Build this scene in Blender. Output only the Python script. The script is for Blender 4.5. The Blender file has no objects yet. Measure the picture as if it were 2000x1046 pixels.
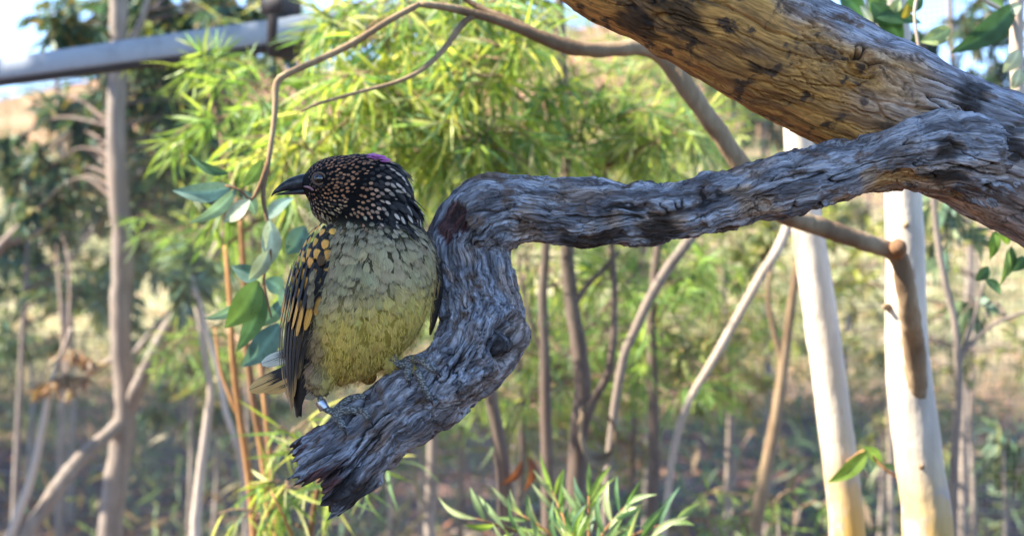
import bpy, math, random
import numpy as np
from mathutils import Vector, Matrix
from mathutils.bvhtree import BVHTree

rng = np.random.default_rng(7)
random.seed(7)
scene = bpy.context.scene
COL = scene.collection

# ------------------------------------------------------------------ camera, sky, sun, exposure
FPX = 2000 * 50.0 / 36.0            # focal length in photo pixels
TILT = math.atan((600 - 523) / FPX)
CAM = np.array([0.0, 0.0, 1.5])
FWD = np.array([0.0, math.cos(TILT), math.sin(TILT)])
UPV = np.array([0.0, -math.sin(TILT), math.cos(TILT)])
RGT = np.array([1.0, 0.0, 0.0])
D0 = 1.33                            # distance of the bird
S0 = D0 / FPX                        # metres per photo pixel at the bird

cd = bpy.data.cameras.new('camera')
cam = bpy.data.objects.new('camera', cd)
COL.objects.link(cam)
cam.location = CAM
cam.rotation_euler = (math.pi / 2 + TILT, 0, 0)
cd.lens = 50; cd.sensor_width = 36; cd.clip_start = 0.05; cd.clip_end = 3000
cd.dof.use_dof = True
cd.dof.focus_distance = D0 - 0.02
cd.dof.aperture_fstop = 5.8
cd.dof.aperture_blades = 0
scene.camera = cam

SUN_EL, SUN_AZ = math.radians(43), math.radians(-96)   # azimuth from +Y, clockwise: sun on the left
w = bpy.data.worlds.new('World'); scene.world = w; w.use_nodes = True
wn = w.node_tree.nodes; wl = w.node_tree.links
sky = wn.new('ShaderNodeTexSky'); sky.sky_type = 'NISHITA'; sky.sun_disc = False
sky.sun_elevation = SUN_EL; sky.sun_rotation = SUN_AZ
sky.air_density = 0.85; sky.dust_density = 0.0; sky.altitude = 1800; sky.ozone_density = 2.5
wn['Background'].inputs['Strength'].default_value = 0.15
wl.new(sky.outputs[0], wn['Background'].inputs['Color'])

sl = bpy.data.lights.new('sun', 'SUN'); sun = bpy.data.objects.new('sun', sl); COL.objects.link(sun)
sl.energy = 5.0; sl.angle = math.radians(0.5); sl.color = (1.0, 0.90, 0.74)
sdir = Vector((math.sin(SUN_AZ) * math.cos(SUN_EL), math.cos(SUN_AZ) * math.cos(SUN_EL), math.sin(SUN_EL)))
sun.rotation_euler = sdir.to_track_quat('Z', 'Y').to_euler()
sun.location = (-8, 0, 8)

vs = scene.view_settings
vs.view_transform = 'Standard'; vs.look = 'None'; vs.gamma = 1.0; vs.use_curve_mapping = False
vs.exposure = 2.1
scene.cycles.use_denoising = True
scene.cycles.max_bounces = 8
scene.cycles.transparent_max_bounces = 8
scene.cycles.sample_clamp_indirect = 6.0

# ------------------------------------------------------------------ helpers
def P(px, py, d):
    """photo pixel + distance along the view axis -> world point"""
    return CAM + d * (FWD + (px - 1000) / FPX * RGT - (py - 523) / FPX * UPV)

def sstep(a, b, x):
    t = np.clip((x - a) / (b - a), 0, 1)
    return t * t * (3 - 2 * t)

def _hash(ix, iy, iz, seed):
    h = (ix * 374761393 + iy * 668265263 + iz * 2147483647 + seed * 974634777) & 0xFFFFFFFF
    h = ((h ^ (h >> 13)) * 1274126177) & 0xFFFFFFFF
    h = ((h ^ (h >> 16)) * 2246822519) & 0xFFFFFFFF
    return h ^ (h >> 15)

def pnoise(p, seed=0):
    p = np.asarray(p, dtype=np.float64)
    shp = p.shape[:-1]
    q = p.reshape(-1, 3)
    i = np.floor(q).astype(np.int64); f = q - i
    u = f * f * f * (f * (f * 6 - 15) + 10)
    out = np.zeros(len(q))
    for dx in (0, 1):
        wx = u[:, 0] if dx else 1 - u[:, 0]
        for dy in (0, 1):
            wy = u[:, 1] if dy else 1 - u[:, 1]
            for dz in (0, 1):
                wz = u[:, 2] if dz else 1 - u[:, 2]
                h = _hash(i[:, 0] + dx, i[:, 1] + dy, i[:, 2] + dz, seed)
                gx = (h & 1023) / 511.5 - 1; gy = ((h >> 10) & 1023) / 511.5 - 1; gz = ((h >> 20) & 1023) / 511.5 - 1
                out += wx * wy * wz * (gx * (f[:, 0] - dx) + gy * (f[:, 1] - dy) + gz * (f[:, 2] - dz))
    return (out * 1.5).reshape(shp)

def fbm(p, octv=4, seed=0):
    s = 0; a = 1; t = 0
    p = np.asarray(p)
    for k in range(octv):
        s = s + a * pnoise(p * 2 ** k + 17.3 * k, seed + k); t += a; a *= 0.5
    return s / t * 1.4

def mk_mesh(name, verts, quads=None, tris=None, attrs=None, smooth=True):
    verts = np.asarray(verts, dtype=np.float32).reshape(-1, 3)
    loops = []; starts = []; tot = 0
    if quads is not None and len(quads):
        q = np.asarray(quads, dtype=np.int32).reshape(-1, 4)
        loops.append(q.ravel()); starts.append(np.arange(len(q)) * 4); tot = len(q) * 4
    if tris is not None and len(tris):
        t = np.asarray(tris, dtype=np.int32).reshape(-1, 3)
        loops.append(t.ravel()); starts.append(tot + np.arange(len(t)) * 3)
    loops = np.concatenate(loops).astype(np.int32); starts = np.concatenate(starts).astype(np.int32)
    me = bpy.data.meshes.new(name)
    me.vertices.add(len(verts)); me.vertices.foreach_set('co', verts.ravel())
    me.loops.add(len(loops)); me.loops.foreach_set('vertex_index', loops)
    me.polygons.add(len(starts)); me.polygons.foreach_set('loop_start', starts)
    if smooth:
        me.polygons.foreach_set('use_smooth', np.ones(len(starts), dtype=bool))
    for k, v in (attrs or {}).items():
        v = np.asarray(v, dtype=np.float32)
        if v.ndim == 1:
            a = me.attributes.new(k, 'FLOAT', 'POINT'); a.data.foreach_set('value', v)
        elif k.startswith('v_'):
            a = me.attributes.new(k, 'FLOAT_VECTOR', 'POINT'); a.data.foreach_set('vector', v.ravel())
        else:
            if v.shape[1] == 3: v = np.hstack([v, np.ones((len(v), 1), dtype=np.float32)])
            a = me.attributes.new(k, 'FLOAT_COLOR', 'POINT'); a.data.foreach_set('color', v.ravel())
    me.update(calc_edges=True)
    return me

def obj(name, me, mat=None, parent=None, **props):
    """link a mesh whose vertices are in world space; under a parent they are moved into its frame"""
    o = bpy.data.objects.new(name, me); COL.objects.link(o)
    if mat is not None: me.materials.append(mat)
    if parent is not None:
        o.parent = parent
        off = np.array(root_loc(parent), dtype=np.float32)
        co = np.empty(len(me.vertices) * 3, dtype=np.float32)
        me.vertices.foreach_get('co', co)
        co = (co.reshape(-1, 3) - off).ravel(); me.vertices.foreach_set('co', co); me.update()
    for k, v in props.items(): o[k] = v
    return o

def root_loc(o):
    l = Vector((0, 0, 0))
    while o is not None:
        l += o.location; o = o.parent
    return l

def thing(name, loc, label, category, group=None):
    o = bpy.data.objects.new(name, None); COL.objects.link(o)
    o.empty_display_size = 0.05
    o.location = Vector([float(c) for c in loc]); o['label'] = label; o['category'] = category
    if group: o['group'] = group
    return o

def catmull(pts, n):
    pts = np.asarray(pts, dtype=float)
    ext = np.vstack([2 * pts[0] - pts[1], pts, 2 * pts[-1] - pts[-2]])
    out = []
    for i in range(len(pts) - 1):
        p0, p1, p2, p3 = ext[i:i + 4]
        t = np.linspace(0, 1, n, endpoint=False)[:, None]
        out.append(0.5 * (2 * p1 + (p2 - p0) * t + (2 * p0 - 5 * p1 + 4 * p2 - p3) * t ** 2 + (3 * p1 - p0 - 3 * p2 + p3) * t ** 3))
    out.append(pts[-1:])
    return np.vstack(out)

def resample(c, ds=None, n=None):
    """c: points with extra columns, resampled by arc length of the first three"""
    seg = np.linalg.norm(np.diff(c[:, :3], axis=0), axis=1)
    s = np.concatenate([[0], np.cumsum(seg)])
    if n is None: n = max(4, int(s[-1] / ds) + 1)
    t = np.linspace(0, s[-1], n)
    return np.stack([np.interp(t, s, c[:, k]) for k in range(c.shape[1])], axis=1), t

def frames(c):
    T = np.gradient(c, axis=0); T /= np.linalg.norm(T, axis=1)[:, None] + 1e-12
    N = np.zeros_like(T)
    a = np.array([0, 0, 1.0]) if abs(T[0][2]) < 0.9 else np.array([1.0, 0, 0])
    n = np.cross(np.cross(T[0], a), T[0]); n /= np.linalg.norm(n); N[0] = n
    for i in range(1, len(c)):
        n = N[i - 1] - T[i] * np.dot(N[i - 1], T[i]); N[i] = n / (np.linalg.norm(n) + 1e-12)
    return T, N, np.cross(T, N)

def grid_quads(n, m, wrap=True, off=0):
    i = np.arange(n - 1)[:, None]; j = np.arange(m if wrap else m - 1)[None, :]
    j2 = (j + 1) % m
    return np.stack([i * m + j, i * m + j2, (i + 1) * m + j2, (i + 1) * m + j], axis=-1).reshape(-1, 4) + off

def tube(path, nseg=10, ds=0.02, bump=0.0, seed=0, cap=True, lump=6.0, npt=14):
    """path: list of (x,y,z,r) world control points -> (verts, quads, tris)"""
    c = catmull(path, npt); c, s = resample(c, ds=ds)
    T, N, B = frames(c[:, :3]); n = len(c)
    th = np.linspace(0, 2 * np.pi, nseg, endpoint=False)
    r = np.maximum(c[:, 3], 1e-4)[:, None] * np.ones((1, nseg))
    dirv = np.cos(th)[None, :, None] * N[:, None, :] + np.sin(th)[None, :, None] * B[:, None, :]
    if bump:
        base = c[:, None, :3] + r[..., None] * dirv
        r = r * (1 + bump * fbm(base * lump / max(c[:, 3].max(), .004) * 0.1, 3, seed))
    v = c[:, None, :3] + r[..., None] * dirv
    verts = v.reshape(-1, 3); q = grid_quads(n, nseg)
    tr = np.zeros((0, 3), int)
    if cap:
        k = len(verts)
        verts = np.vstack([verts, c[0, :3], c[-1, :3]])
        j = np.arange(nseg); j2 = (j + 1) % nseg
        tr = np.vstack([np.stack([np.full(nseg, k), j2, j], 1),
                        np.stack([np.full(nseg, k + 1), (n - 1) * nseg + j, (n - 1) * nseg + j2], 1)])
    return verts, q, tr

class Bag:
    def __init__(s): s.v = []; s.q = []; s.t = []; s.n = 0; s.a = {}
    def add(s, v, q=None, t=None, **attrs):
        v = np.asarray(v, dtype=float).reshape(-1, 3)
        s.v.append(v)
        if q is not None and len(q): s.q.append(np.asarray(q) + s.n)
        if t is not None and len(t): s.t.append(np.asarray(t) + s.n)
        for k, x in attrs.items(): s.a.setdefault(k, []).append(np.asarray(x))
        s.n += len(v)
    def mesh(s, name, smooth=True):
        return mk_mesh(name, np.vstack(s.v), np.vstack(s.q) if s.q else None, np.vstack(s.t) if s.t else None,
                       {k: np.concatenate(x) for k, x in s.a.items()}, smooth)

# ------------------------------------------------------------------ material helper
class M:
    def __init__(s, name, rough=0.7, spec=0.3):
        s.m = bpy.data.materials.new(name); s.m.use_nodes = True
        s.nt = s.m.node_tree; s.b = s.nt.nodes['Principled BSDF']; s.out = s.nt.nodes['Material Output']
        s.b.inputs['Roughness'].default_value = rough
        s.b.inputs['Specular IOR Level'].default_value = spec
    def n(s, t, **kw):
        x = s.nt.nodes.new('ShaderNode' + t)
        for k, v in kw.items():
            if k in x.inputs: s.set(x.inputs[k], v)
            else: setattr(x, k, v)
        return x
    def set(s, sock, v):
        if hasattr(v, 'is_linked') or isinstance(v, bpy.types.NodeSocket): s.nt.links.new(v, sock)
        elif isinstance(v, (tuple, list)) and len(v) == 3 and sock.type == 'RGBA': sock.default_value = (*v, 1)
        else: sock.default_value = v
    def attr(s, name, what='Fac'):
        return s.n('Attribute', attribute_name=name).outputs[what]
    def mix(s, f, a, b, mode='MIX'):
        x = s.nt.nodes.new('ShaderNodeMix'); x.data_type = 'RGBA'; x.blend_type = mode
        s.set(x.inputs[0], f); s.set(x.inputs[6], a); s.set(x.inputs[7], b); return x.outputs[2]
    def math(s, op, a, b=0.0, clamp=False):
        x = s.nt.nodes.new('ShaderNodeMath'); x.operation = op; x.use_clamp = clamp
        s.set(x.inputs[0], a); s.set(x.inputs[1], b); return x.outputs[0]
    def ramp(s, f, lo, hi, a=0.0, b=1.0):
        x = s.nt.nodes.new('ShaderNodeMapRange'); x.interpolation_type = 'SMOOTHSTEP'
        s.set(x.inputs[0], f); x.inputs[1].default_value = lo; x.inputs[2].default_value = hi
        x.inputs[3].default_value = a; x.inputs[4].default_value = b; return x.outputs[0]
    def noise(s, scale, vec=None, detail=4, rough=0.55):
        x = s.n('TexNoise'); x.inputs['Scale'].default_value = scale; x.inputs['Detail'].default_value = detail
        x.inputs['Roughness'].default_value = rough
        if vec is not None: s.nt.links.new(vec, x.inputs['Vector'])
        return x.outputs['Fac']
    def scaled(s, vec, sc):
        x = s.nt.nodes.new('ShaderNodeMapping'); s.nt.links.new(vec, x.inputs['Vector']); x.inputs['Scale'].default_value = sc
        return x.outputs[0]
    def pos(s): return s.n('TexCoord').outputs['Object']
    def color(s, c): s.set(s.b.inputs['Base Color'], c); return s
    def bump(s, h, strength=0.4, dist=0.002):
        x = s.n('Bump'); x.inputs['Strength'].default_value = strength; x.inputs['Distance'].default_value = dist
        s.nt.links.new(h, x.inputs['Height']); s.nt.links.new(x.outputs[0], s.b.inputs['Normal']); return s

def leaf_material(name, trans=0.4, rough=0.45, ttint=(1.25, 1.2, 0.55), spec=0.35):
    m = M(name, rough, spec)
    c = m.attr('Col', 'Color')
    nz = m.math('MULTIPLY', m.ramp(m.noise(30, m.pos(), 2), 0.3, 0.7, 0.7, 1.25), m.ramp(m.noise(240, m.pos(), 3), 0.62, 0.72, 1.0, .55))
    c = m.mix(1.0, c, m.n('CombineColor', Red=nz, Green=nz, Blue=nz).outputs[0], 'MULTIPLY')
    m.color(c)
    tr = m.n('BsdfTranslucent')
    m.nt.links.new(m.mix(1.0, c, (*ttint,), 'MULTIPLY'), tr.inputs[0])
    mx = m.n('MixShader'); mx.inputs[0].default_value = trans
    m.nt.links.new(m.b.outputs[0], mx.inputs[1]); m.nt.links.new(tr.outputs[0], mx.inputs[2])
    m.nt.links.new(mx.outputs[0], m.out.inputs[0])
    return m.m

MAT = {}
MAT['leaf'] = leaf_material('leaf_thin', 0.5)
MAT['gumleaf'] = leaf_material('leaf_waxy', 0.28, 0.55, (1.1, 1.15, 0.6), 0.3)
MAT['farleaf'] = leaf_material('leaf_far', 0.3, 0.5, (1.1, 1.1, 0.6), 0.3)

def bark_material(name, c1, c2, c3, scale=30, stretch=0.18, rough=0.85, bump=0.5):
    m = M(name, rough, 0.2)
    p = m.scaled(m.pos(), (1, 1, stretch))
    a = m.ramp(m.noise(scale, p, 5), 0.35, 0.65); b = m.ramp(m.noise(scale * 0.25, p, 3), 0.45, 0.62)
    m.color(m.mix(b, m.mix(a, c1, c2), c3))
    m.bump(m.noise(scale * 2, p, 5), bump, 0.004)
    return m.m
MAT['bark_dark'] = bark_material('bark_dark', (.10, .075, .06), (.19, .15, .125), (.14, .10, .08), 40)
MAT['bark_grey'] = bark_material('bark_grey', (.20, .165, .14), (.32, .27, .23), (.24, .19, .155), 40)
MAT['bark_tan'] = bark_material('bark_tan', (.25, .175, .105), (.34, .25, .155), (.17, .11, .065), 60, 0.3)
MAT['bark_pale'] = bark_material('bark_pale', (.50, .43, .36), (.58, .50, .42), (.42, .33, .26), 40)
MAT['bark_orange'] = bark_material('bark_orange', (.30, .15, .06), (.38, .21, .09), (.20, .11, .06), 50)
MAT['twig'] = bark_material('twig_bark', (.20, .13, .08), (.28, .19, .12), (.16, .10, .07), 60)

def gum_material():
    m = M('gum_bark_white', 0.6, 0.3)
    p = m.pos(); ps = m.scaled(p, (1, 1, 0.22))
    h = m.n('SeparateXYZ'); m.nt.links.new(p, h.inputs[0])
    low = m.ramp(h.outputs[2], 1.33, 1.12)        # yellow new bark shows towards the foot
    lown = m.math('MULTIPLY', low, m.ramp(m.noise(14, ps, 3), 0.22, 0.5), True)
    base = m.mix(m.ramp(m.noise(22, ps, 4), 0.42, 0.62), (.60, .53, .44), (.44, .385, .32))
    base = m.mix(lown, base, (.52, .33, .09))
    base = m.mix(m.ramp(m.noise(7, p, 5), 0.54, 0.62), base, (.40, .35, .32))
    base = m.mix(m.ramp(m.noise(9, ps, 4), 0.60, 0.66), base, (.42, .31, .21))
    base = m.mix(m.ramp(m.noise(70, ps, 2), 0.68, 0.74), base, (.34, .25, .17))
    m.color(base); m.bump(m.math('ADD', m.noise(60, ps, 4), m.math('MULTIPLY', m.noise(14, p, 3), 2.0)), 0.4, 0.006)
    return m.m
MAT['gum'] = gum_material()

# ------------------------------------------------------------------ ground and hill
def ground_h(x, y):
    x = np.asarray(x, float); y = np.asarray(y, float)
    r = np.sqrt(x * x + y * y)
    s = x / np.maximum(y, 4)
    H = 16.5 + 3.0 * np.exp(-((s - 0.05) / 0.14) ** 2) - 2.0 * sstep(0.15, 0.5, s) - 2.2 * sstep(-.24, -.42, s)
    ramp = np.clip((y - 19) / 72, 0, 1) ** 1.1
    ramp = np.where(y > 91, 1 - 0.25 * sstep(91, 200, y), ramp)
    h = H * ramp
    p = np.stack([x, y, 0 * x], -1)
    h = h + fbm(p * 0.06, 4, 3) * 1.6 * sstep(14, 50, y) + fbm(p * 0.5, 3, 5) * 0.10 * sstep(1, 8, r)
    return h

def build_ground():
    ax = np.concatenate([-np.geomspace(400, 6, 60), np.linspace(-5.9, 5.9, 120), np.geomspace(6, 400, 60)])
    ay = np.concatenate([np.linspace(-60, 0, 12), np.linspace(0.2, 14, 150), np.geomspace(14.1, 700, 170)])
    X, Y = np.meshgrid(ax, ay)
    Z = ground_h(X, Y)
    v = np.stack([X, Y, Z], -1).reshape(-1, 3)
    n, m = X.shape
    q = grid_quads(n, m, wrap=False)
    red = sstep(3.5, 8.5, Z + fbm(v.reshape(n, m, 3) * 0.13, 4, 9) * 4) * (1 - .5 * sstep(.15, .4, X / np.maximum(Y, 4)))
    straw = sstep(19, 27, Y)
    me = mk_mesh('ground', v, q, attrs={'red': red.ravel(), 'straw': straw.ravel()})
    g = M('ground_soil', 0.95, 0.1)
    p = g.pos()
    soil = g.mix(g.ramp(g.noise(3.0, p, 6), .35, .65), (.115, .072, .062), (.07, .055, .058))
    soil = g.mix(g.ramp(g.noise(22, p, 3), .52, .66), soil, (.33, .17, .09))
    grass = g.mix(g.ramp(g.noise(0.5, p, 6), .4, .6), (.42, .355, .22), (.30, .28, .16))
    grass = g.mix(g.ramp(g.noise(2.2, p, 4), .50, .60), grass, (.20, .21, .10))
    grass = g.mix(g.ramp(g.noise(.9, p, 6), .54, .62), grass, (.27, .17, .10))
    rock = g.mix(g.ramp(g.noise(0.35, p, 8), .4, .6), (.40, .19, .12), (.32, .21, .13))
    rock = g.mix(g.ramp(g.noise(0.8, p, 4), .56, .64), rock, (.16, .17, .09))
    c = g.mix(g.attr('straw'), soil, grass); c = g.mix(g.attr('red'), c, rock)
    g.color(c); g.bump(g.noise(9, p, 6), 0.6, 0.05)
    o = obj('ground', me, g.m); o['kind'] = 'structure'
    o['label'] = 'red soil under the trees rising to a straw and red hillside'
build_ground()
#--FOREGROUND--
# ------------------------------------------------------------------ the weathered limb and its crooked side branch
def FG(px, py, z): return P(px, py, D0 - z * S0)

def wood_material(name='weathered_wood', fibre=.55, bmp=.8):
    m = M(name, 0.82, 0.25)
    g = m.attr('v_grain', 'Vector')
    gs = m.scaled(g, (0.13, 1, 1))
    n1 = m.noise(420, gs, 5); n2 = m.noise(110, gs, 4); n3 = m.noise(60, g, 4)
    grey = m.mix(m.ramp(n2, .38, .62), (.42, .415, .46), (.14, .128, .14))
    grey = m.mix(m.ramp(n3, .52, .68), grey, (.17, .115, .09))
    och = m.mix(m.ramp(n2, .40, .64), (.54, .28, .08), (.26, .13, .048))
    och = m.mix(m.ramp(m.noise(26, m.scaled(g, (.25, 1, 1)), 5), .55, .68), och, (.11, .07, .05))
    och = m.mix(m.ramp(n3, .55, .66), och, (.09, .055, .035))
    c = m.mix(m.attr('och'), grey, och)
    c = m.mix(m.attr('red'), c, m.mix(m.ramp(n2, .4, .6), (.17, .075, .07), (.075, .045, .048)))
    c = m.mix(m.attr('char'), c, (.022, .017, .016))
    gl = m.scaled(g, (0.045, 1, 1))
    fl = m.math('ABSOLUTE', m.math('SUBTRACT', m.noise(330, gl, 3), .5))
    fib = m.ramp(fl, .0, .030, .0, 1.0)
    c = m.mix(m.math('MULTIPLY', m.math('SUBTRACT', 1.0, fib), fibre), c, (.03, .024, .022))
    f = m.ramp(n1, .3, .7, .62, 1.28)
    c = m.mix(1.0, c, m.n('CombineColor', Red=f, Green=f, Blue=f).outputs[0], 'MULTIPLY')
    m.color(c)
    m.bump(m.math('ADD', m.math('ADD', n1, m.math('MULTIPLY', n2, 0.8)), m.math('MULTIPLY', fib, fibre * 1.2)), bmp, 0.0014)
    return m.m
MAT['wood'] = wood_material()
MAT['limbwood'] = wood_material('smooth_limb_wood', .22, .4)

def bark_tube(ctrl, ds, nseg, style, pits=(), och_fn=None, redspots=(), jag=False, seed=0, twist=0.0, darkwood_shade_spots=()):
    c = catmull(ctrl, 40); c, _ = resample(c, ds=ds)
    k = np.exp(-np.linspace(-2, 2, 25) ** 2); k /= k.sum()
    cp = np.pad(c, ((12, 12), (0, 0)), mode='edge')
    cs = np.stack([np.convolve(cp[:, j], k, 'valid') for j in range(4)], 1)
    cs[:6] = c[:6]; cs[-6:] = c[-6:]
    c, s = resample(cs, ds=ds)
    T, N, B = frames(c[:, :3]); n = len(c); m = nseg
    th = np.linspace(0, 2 * np.pi, m, endpoint=False)
    A = s[:, None] + 0 * th[None, :]; TH = th[None, :] + 0 * A; R = c[:, 3][:, None] + 0 * TH
    dirv = np.cos(TH)[..., None] * N[:, None] + np.sin(TH)[..., None] * B[:, None]
    base = c[:, None, :3] + R[..., None] * dirv
    if style == 'furrow':      # deep wavy furrows and flaking plates
        lump = fbm(base * 14, 3, seed) * 0.0065 + fbm(base * 42, 3, seed + 3) * 0.0034
    else:
        lump = fbm(base * 9, 3, seed) * 0.007 + fbm(base * 30, 3, seed + 3) * 0.0022
    g = np.stack([A, R * np.cos(TH + twist * A), R * np.sin(TH + twist * A)], -1)
    wv = np.stack([fbm(g * 16, 3, seed + 11), fbm(g * 16 + 31, 3, seed + 12)], -1)
    wf = np.stack([fbm(g * 60, 2, seed + 13), fbm(g * 60 + 31, 2, seed + 14)], -1)
    gw = g.copy()
    gw[..., 1:] += wv * (0.0055 if style == 'furrow' else 0.005) + wf * (0.0016 if style == 'furrow' else .0006)
    for (kp, kr, kd) in pits:     # grain flows around knots
        d = np.linalg.norm(base - np.array(kp), axis=-1)
        gw[..., 1:] *= (1 + 0.35 * np.exp(-(d / (kr * 2.2)) ** 2))[..., None]
    sc = np.array
    if style == 'furrow':
        n1 = pnoise(gw * sc([8.5, 105, 105]), seed + 20)
        n2 = pnoise(gw * sc([20, 270, 270]), seed + 21)
        n3 = pnoise(gw * sc([26, 55, 55]), seed + 22)
        n4 = fbm(gw * sc([90, 420, 420]), 3, seed + 23)
        msk = sstep(-0.25, 0.25, fbm(g * 20, 2, seed + 24))
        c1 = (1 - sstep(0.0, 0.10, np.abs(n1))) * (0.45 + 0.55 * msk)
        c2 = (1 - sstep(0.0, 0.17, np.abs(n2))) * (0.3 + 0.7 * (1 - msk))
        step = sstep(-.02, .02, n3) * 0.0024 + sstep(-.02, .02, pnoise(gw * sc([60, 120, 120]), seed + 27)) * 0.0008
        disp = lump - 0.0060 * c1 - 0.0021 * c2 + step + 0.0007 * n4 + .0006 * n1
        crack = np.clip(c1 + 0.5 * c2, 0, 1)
    else:
        n1 = pnoise(gw * sc([4.5, 62, 62]), seed + 20)
        n2 = pnoise(gw * sc([14, 150, 150]), seed + 21)
        n4 = fbm(gw * sc([40, 420, 420]), 3, seed + 23)
        msk = sstep(0.0, 0.3, fbm(g * 9, 2, seed + 24)); msk2 = sstep(-.3, .2, fbm(g * 14 + 5, 2, seed + 25))
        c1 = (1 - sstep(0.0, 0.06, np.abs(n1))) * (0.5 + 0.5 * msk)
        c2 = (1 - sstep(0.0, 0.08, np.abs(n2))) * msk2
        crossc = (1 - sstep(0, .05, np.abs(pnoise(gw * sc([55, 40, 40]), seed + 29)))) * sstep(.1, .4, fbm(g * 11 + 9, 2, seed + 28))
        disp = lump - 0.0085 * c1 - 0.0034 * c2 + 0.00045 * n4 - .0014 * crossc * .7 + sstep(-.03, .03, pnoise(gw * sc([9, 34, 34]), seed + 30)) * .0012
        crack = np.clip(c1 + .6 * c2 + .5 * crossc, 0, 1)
    for (kp, kr, kd) in pits:
        d = np.linalg.norm(base - np.array(kp), axis=-1) / kr
        dn = d * (1 + 0.25 * fbm(g * 70, 2, seed + 40))
        disp += kd * (-1.0 * np.exp(-((dn - 0.75) / 0.24) ** 2) * sstep(-1, .6, n1 + .3) + 0.45 * np.exp(-((dn - 1.35) / 0.4) ** 2) + 0.25 * np.exp(-(dn / .4) ** 2))
    red = np.zeros_like(A)
    for (kp, kr, dep) in redspots:
        d = np.linalg.norm(base - np.array(kp), axis=-1) / kr
        f = 1 - sstep(.75, .9, d + 0.35 * fbm(gw * sc([60, 90, 90]), 3, seed + 50))
        red = np.maximum(red, f); disp -= f * dep
        disp += f * 0.0016 * (n4 + pnoise(gw * sc([80, 130, 130]), seed + 51))
    char = sstep(.45, .95, crack) * 0.9  # dark inner wood plus shade painted into the cracks
    for (kp, kr) in darkwood_shade_spots:  # dark wood streaks, and painted shade in the hollows and the split end
        d = np.linalg.norm(base - np.array(kp), axis=-1) / kr
        char = np.maximum(char, (1 - sstep(.5, 1.1, d + 1.1 * fbm(gw * sc([14, 80, 80]), 4, seed + 60))) * .85)
    och = och_fn(base, dirv, g) if och_fn is not None else np.zeros_like(A)
    v = base + disp[..., None] * dirv
    quads = grid_quads(n, m)
    flat = lambda x: x.reshape(-1)
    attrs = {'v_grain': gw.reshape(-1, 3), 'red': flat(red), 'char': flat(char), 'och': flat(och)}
    tris = None
    if jag:       # splintered broken end: the last stretch is pulled out unevenly, the inside is hollowed
        e = np.stack([np.cos(th) * 1.0, np.sin(th) * 1.0, 0 * th], -1)
        ext = fbm(e * 2.1 + 3, 2, 77) * 0.022 + fbm(e * 7, 3, 78) * 0.020
        # upper lip longer back, lower lip forward, as in the break
        wgt = sstep(s[-1] - 0.10, s[-1], s)
        v = v + (wgt[:, None] * ext[None, :])[..., None] * T[:, None]
        redend = sstep(s[-1] - .045, s[-1] - .01, s)[:, None] * sstep(.0, .35, fbm(gw * sc([20, 45, 45]), 3, 79) + .22)
        attrs['red'] = flat(np.maximum(red, redend))
        last = v[-1]; cen = c[-1, :3]
        rings = []; at = {k2: [] for k2 in attrs}
        prof = [(0.95, -0.001), (0.86, -0.006), (0.74, -0.020), (0.62, -0.016), (0.50, -0.034), (0.36, -0.028), (0.22, -0.040), (0.08, -0.044)]
        for qk, (fr, back) in enumerate(prof):
            nz = fbm(e * 5 * fr + 2.3 * qk, 3, 80 + qk)
            keep = ext * fr
            pos = cen + (last - cen - T[-1] * ext[:, None]) * fr + T[-1] * (keep + back + nz * 0.018)[:, None]
            rings.append(pos)
            gg = np.stack([s[-1] + back + 0 * th, c[-1, 3] * fr * np.cos(th), c[-1, 3] * fr * np.sin(th)], -1)
            at['v_grain'].append(gg); at['red'].append(np.clip(.55 + nz, 0, 1)); at['char'].append(np.clip(.45 - nz * 1.2, 0, .9)); at['och'].append(0 * th)
        v = np.concatenate([v, np.stack(rings)], 0)
        quads = grid_quads(n + len(prof), m)
        attrs = {k2: np.concatenate([attrs[k2]] + at[k2]) for k2 in attrs}
        kk = (n + len(prof)) * m
        j = np.arange(m); j2 = (j + 1) % m
        vv = np.vstack([v.reshape(-1, 3), v[-1].mean(0)])
        tris = np.stack([np.full(m, kk), (kk - m) + j, (kk - m) + j2], 1)
        attrs = {k2: np.concatenate([x, x[-1:]]) for k2, x in attrs.items()}
        return vv, quads, tris, attrs, c
    return v.reshape(-1, 3), quads, tris, attrs, c

def ctrl_fg(rows):
    return [np.append(FG(x, y, z), r * (D0 - z * S0) / FPX) for (x, y, z, r) in rows]

side_rows = [(2010, 352, -40, 84), (1940, 318, -10, 82), (1870, 300, 8, 78), (1800, 298, 18, 70), (1740, 306, 18, 58), (1670, 324, 10, 56), (1600, 342, 5, 57), (1500, 368, 0, 56),
             (1400, 394, -5, 54), (1300, 415, -10, 55), (1200, 415, -20, 57), (1110, 415, -30, 61), (1035, 411, -45, 63), (958, 424, -65, 71), (914, 472, -80, 74), (923, 537, -72, 74), (935, 600, -50, 78),
             (934, 656, -25, 83), (888, 726, 0, 76), (808, 784, 8, 71), (737, 838, 8, 68), (682, 887, 6, 70), (626, 928, 4, 77)]
limb_rows = [(640, -420, -150, 92), (860, -280, -130, 104), (1080, -150, -110, 116), (1265, -52, -95, 122), (1400, 26, -85, 124), (1515, 92, -78, 125), (1640, 158, -72, 124), (1760, 215, -68, 122),
             (1850, 262, -66, 122), (1930, 298, -66, 124), (2020, 345, -66, 128), (2200, 455, -68, 136), (2420, 640, -75, 144), (2600, 950, -80, 150), (2700, 1500, -80, 156), (2720, 2400, -80, 168), (2700, 3300, -80, 190), (2700, 3750, -80, 215)]

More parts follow.
